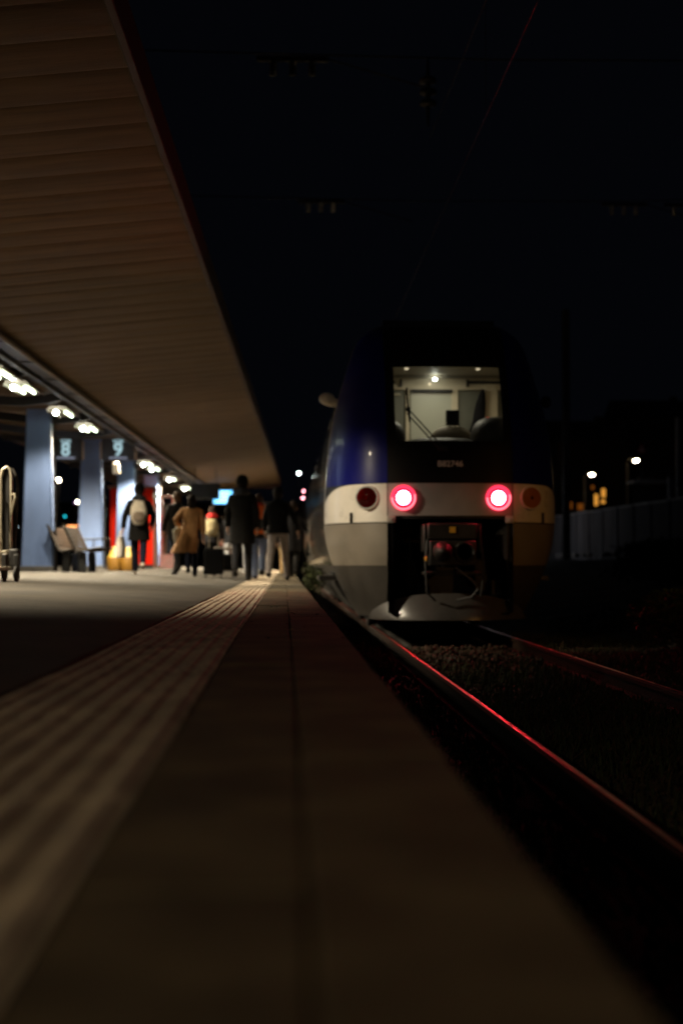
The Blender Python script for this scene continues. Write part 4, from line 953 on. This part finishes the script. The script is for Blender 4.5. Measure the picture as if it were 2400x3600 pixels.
    if top == 'hair': mb.ell(hc + Vector((0, -.018, .012))*k, (.092*k, .100*k, .105*k), 16, 10); mb.ell(hc + Vector((0, -.05, -.07))*k, (.075*k, .05*k, .08*k), 12, 8); mb.build('hair', topm, P)
    elif top == 'long': mb.ell(hc + Vector((0, -.018, .012))*k, (.096*k, .104*k, .108*k), 16, 10); mb.ell(hc + Vector((0, -.065, -.13))*k, (.10*k, .06*k, .17*k), 14, 10); mb.build('hair', topm, P)
    elif top == 'hat':
        mb.lathe([(.098*k, -.02*k), (.104*k, .03*k), (.102*k, .07*k), (.085*k, .12*k), (.05*k, .15*k), (.01*k, .16*k)], hc, None, 18); mb.build('hat', topm, P); mb = MB(); mb.ell(hc + Vector((0, -.03, -.04))*k, (.088*k, .085*k, .085*k), 14, 8); mb.build('hair', 'hair_dark', P)
    if hood: mb = MB(); mb.lathe([(.13*k, -.06*k), (.145*k, -.02*k), (.135*k, .03*k), (.10*k, .05*k)], Vector((0, -.02, 1.47))*k, (R(-10), 0, 0), 18); mb.build('scarf', hood, P)
    mw = Matrix.Translation((x, d, zg)) @ Matrix.Rotation(head, 4, 'Z')
    return P, (lambda p: mw @ (Vector(p)*k)), [mw @ hnd for hnd in hands], k

def backpack(W, k, label, m, w=.29, h=.42, dp=.16, z=1.17, mats2=None, head=0, rnd=1.0):
    c = W((0, -.15 - dp/2, z)); t = thing('backpack', label, 'backpack', c, head)
    mb = MB(); rg = []
    for i in range(9):
        q = i/8; s = (math.sin(math.pi*(.10 + .80*q)))**.55 if rnd >= 1 else (math.sin(math.pi*(.22 + .58*q)))**.4
        rg.append([(a*k, b*k, (-h/2 + h*q)*k) for a, b, _ in ring(0, 0, 0, w/2*s, dp/2*s, p=3)])
    mb.loft(rg); mb.build('main_bag', m, t, angle=70)
    mb = MB(); mb.ell((0, -dp/2*k, -h*.17*k), (w*.36*k, .035*k, h*.22*k), 14, 8, p=.6); mb.build('front_pocket', mats2 or m, t)
    for sx in (-1, 1):
        mb = MB(); mb.tube([(sx*.085*k, dp*.3*k, h*.42*k), (sx*.10*k, dp*.75*k, h*.56*k), (sx*.105*k, (dp*.5 + .20)*k, h*.50*k)], .018*k, 8, flat=.5); mb.build('strap', mats2 or m, t)
    mb = MB(); mb.tube([(-.04*k, 0, h*.46*k), (0, -.01, h*.53*k), (.04*k, 0, h*.46*k)], .010*k, 6); mb.build('grab_loop', mats2 or m, t)
    return t
def handbag(p, label, m, w=.28, h=.34, name='tote_bag', cat='bag', drop=.22, yaw=0, tilt=0):
    t = thing(name, label, cat, (p[0], p[1], p[2]), yaw); t.rotation_euler.y = tilt
    mb = MB(); mb.loft([[(a, b, z) for a, b, _ in ring(0, 0, 0, rx, ry, p=3, amp=.02)] for z, rx, ry in ((-drop - h, w*.44, .05), (-drop - h*.9, w*.5, .07), (-drop - h*.4, w*.5, .065), (-drop, w*.46, .03))]); mb.build('bag', m, t, angle=70)
    for sy in (-.02, .02): mb = MB(); mb.tube([(-w*.28, sy, -drop - .02), (-w*.12, sy*.5, -.03), (0, 0, .0), (w*.12, sy*.5, -.03), (w*.28, sy, -drop - .02)], .008, 6); mb.build('handle', m, t)
    return t

P, Wf, hd, k = person(321, 27.2, 1.70, 'person in long black coat and dark hat wearing a patterned backpack', R(4), .34, -1, hem=.66, flare=.03, coat='black_wool', trousers='navy', shoes='shoe_pale', top='hat', topm='black_wool', hood='greybag', armL=((-.27, .0, 1.13), (-.30, -.02, .90)), armR=((.27, .03, 1.13), (.24, .14, .95)), lift=.16)
backpack(Wf, k, 'cream patterned backpack worn by the person at the left', 'cream_canvas', .31, .46, .16, 1.19, 'pattern_dark', R(4))
handbag(hd[0] + Vector((-.03, 0, .06)), 'white carrier bag held by the person with the patterned backpack', 'whitebag', .26, .40, drop=.12, yaw=R(70))
P, Wf, hd, k = person(408, 29.4, 1.72, 'person in a black coat looking left, half hidden by the camel coat', R(25), .30, 1, hem=.72, flare=.02, coat='black_wool', trousers='charcoal', top='hair', topm='hair_brown')
P, Wf, hd, k = person(441, 28.3, 1.62, 'woman in a flaring camel coat with long dark hair', R(6), .34, 1, hem=.50, flare=.085, sway=-.20, coat='camel', trousers='navy', shoes='shoe_dark', top='long', topm='hair_dark', armL=((-.33, -.02, 1.20), (-.28, .12, 1.05)))
handbag(Wf((-.29, .06, 1.08)), 'pale tote bag hanging at the side of the camel coat', 'tote', .30, .46, drop=.06, yaw=R(40), tilt=R(-14))
P, Wf, hd, k = person(489, 32.5, 1.58, 'short person in dark clothes behind the black suitcase, wearing a beige backpack', R(-4), .2, -1, coat='charcoal', trousers='black_wool', top='hair', hood='redcloth')
backpack(Wf, k, 'round beige backpack seen above the black suitcase', 'beige_bag', .34, .42, .17, 1.17, None, 0)
P, Wf, hd, k = person(556, 25.4, 1.84, 'tall person in black with a dark knitted hat, standing on the ridged strip', R(-3), .31, 1, hem=.62, flare=.03, coat='black_wool', trousers='charcoal', top='hat', topm='black_wool', hood='greybag')
t_hand = hd[0]
P, Wf, hd, k = person(594, 28.4, 1.70, 'person wearing the orange backpack between the tall person and the grey trousers', R(-3), .22, -1, coat='greybag', trousers='jeans', shoes='shoe_dark', top='hair', topm='hair_brown', hood='redcloth')
backpack(Wf, k, 'bright orange backpack with a grey front pocket', 'orange', .33, .56, .20, 1.20, 'greybag', 0, rnd=.5)
P, Wf, hd, k = person(638, 27.0, 1.77, 'person in a short black jacket and pale grey trousers near the platform edge', R(-5), .30, 1, hem=.86, flare=.05, coat='black_wool', trousers='grey_trouser', shoes='shoe_dark', top='hair', topm='hair_dark', armR=((.31, -.02, 1.14), (.36, .03, .92)), wide=1.7, lift=.05, legr=1.0)
P, Wf, hd, k = person(674, 31.5, 1.70, 'person in dark clothes closest to the train, at the platform edge', R(-8), .2, -1, hem=.6, coat='charcoal', trousers='black_wool', top='hair', armR=((.27, -.02, 1.16), (.33, .12, 1.0)))
handbag(hd[1], 'dark bag carried on the train side of the crowd', 'suitcase', .26, .34, drop=.10, yaw=R(60))
person(530, 37, 1.68, 'distant person in pale jeans left of the tall person', 0, .24, 1, coat='greybag', trousers='palejeans', shoes='shoe_pale', top='hair')
person(573, 36, 1.72, 'distant person in pale trousers behind the orange backpack', 0, .24, -1, coat='pinkcloth', trousers='palejeans', shoes='shoe_pale', top='long')
person(609, 33, 1.70, 'person in brown trousers and a grey jacket left of the grey trousers', 0, .2, 1, coat='greybag', trousers='brown_trouser', top='hair', topm='hair_brown')
person(656, 38, 1.66, 'distant person in tan trousers seen behind the grey trousers', 0, .2, -1, coat='charcoal', trousers='tan_trouser', top='hair')
person(512, 42, 1.64, 'distant person in a pinkish jacket above the luggage', 0, .2, -1, coat='pinkcloth', trousers='charcoal', top='hair', topm='hair_brown')

def suitcase(px, d, w, h, label, m, yaw=0, dp=.26):
    x = at(px, d); t = thing('suitcase', label, 'suitcase', (x, d, floor_z(x)), yaw)
    mb = MB(); mb.box((0, 0, .06 + h/2), (w, dp, h)); mb.build('shell', m, t, bevel=.05)
    mb = MB()
    for q in range(5): mb.box((-w*.36 + w*.18*q, -dp/2 - .004, .06 + h/2), (.022, .012, h*.84))
    mb.build('rib', m, t, bevel=.004)
    for sx in (-1, 1):
        for sy in (-1, 1): mb = MB(); mb.lathe([(0, -.012), (.03, -.012), (.032, 0), (.03, .012), (0, .012)], (sx*w*.38, sy*dp*.33, .032), (0, R(90), 0), 12); mb.build('wheel', 'rubber', t)
    mb = MB(); mb.tube([(-.09, .06, h), (-.09, .06, h + .38), (.09, .06, h + .38), (.09, .06, h)], .011, 8); mb.build('handle', 'cartmetal', t)
    return t
suitcase(491, 28.2, .40, .52, 'large black ribbed suitcase rolling right of the camel coat', 'suitcase')
# luggage trolley with pale bar
x = at(515, 30.4); t = thing('luggage_trolley', 'low dark luggage trolley with a pale push bar, left of the tall person', 'trolley', (x, 30.4, floor_z(x)))
mb = MB(); mb.tube([(-.19, -.3, .12), (-.19, -.36, .60)], .014, 8); mb.tube([(.19, -.3, .12), (.19, -.36, .60)], .014, 8); mb.box((0, 0, .14), (.46, .66, .04)); mb.build('frame', 'darksteel', t)
mb = MB(); mb.tube([(-.20, -.36, .60), (.20, -.36, .60)], .030, 10); mb.build('push_bar', 'tabwhite', t); mb = MB()
for sx in (-.2, .2):
    for sy in (-.28, .28): mb.lathe([(0, -.02), (.06, -.02), (.07, 0), (.06, .02), (0, .02)], (sx, sy, .07), (0, R(90), 0), 14)
mb.build('wheels', 'rubber', t)
tx, tz = x, floor_z(x)
mb = MB(); mb.box((0, 0, .165), (.42, .50, .33)); o = mb.build('travel_bag', 'suitcase', bevel=.06, loc=(tx, 30.45, tz + .161)); tag(o, 'dark travel bag lying on the luggage trolley', 'bag')
mb = MB(); mb.tube([(-.14, 0, .32), (-.07, 0, .42), (.07, 0, .42), (.14, 0, .32)], .012, 8); mb.build('handle', 'greybag', o)
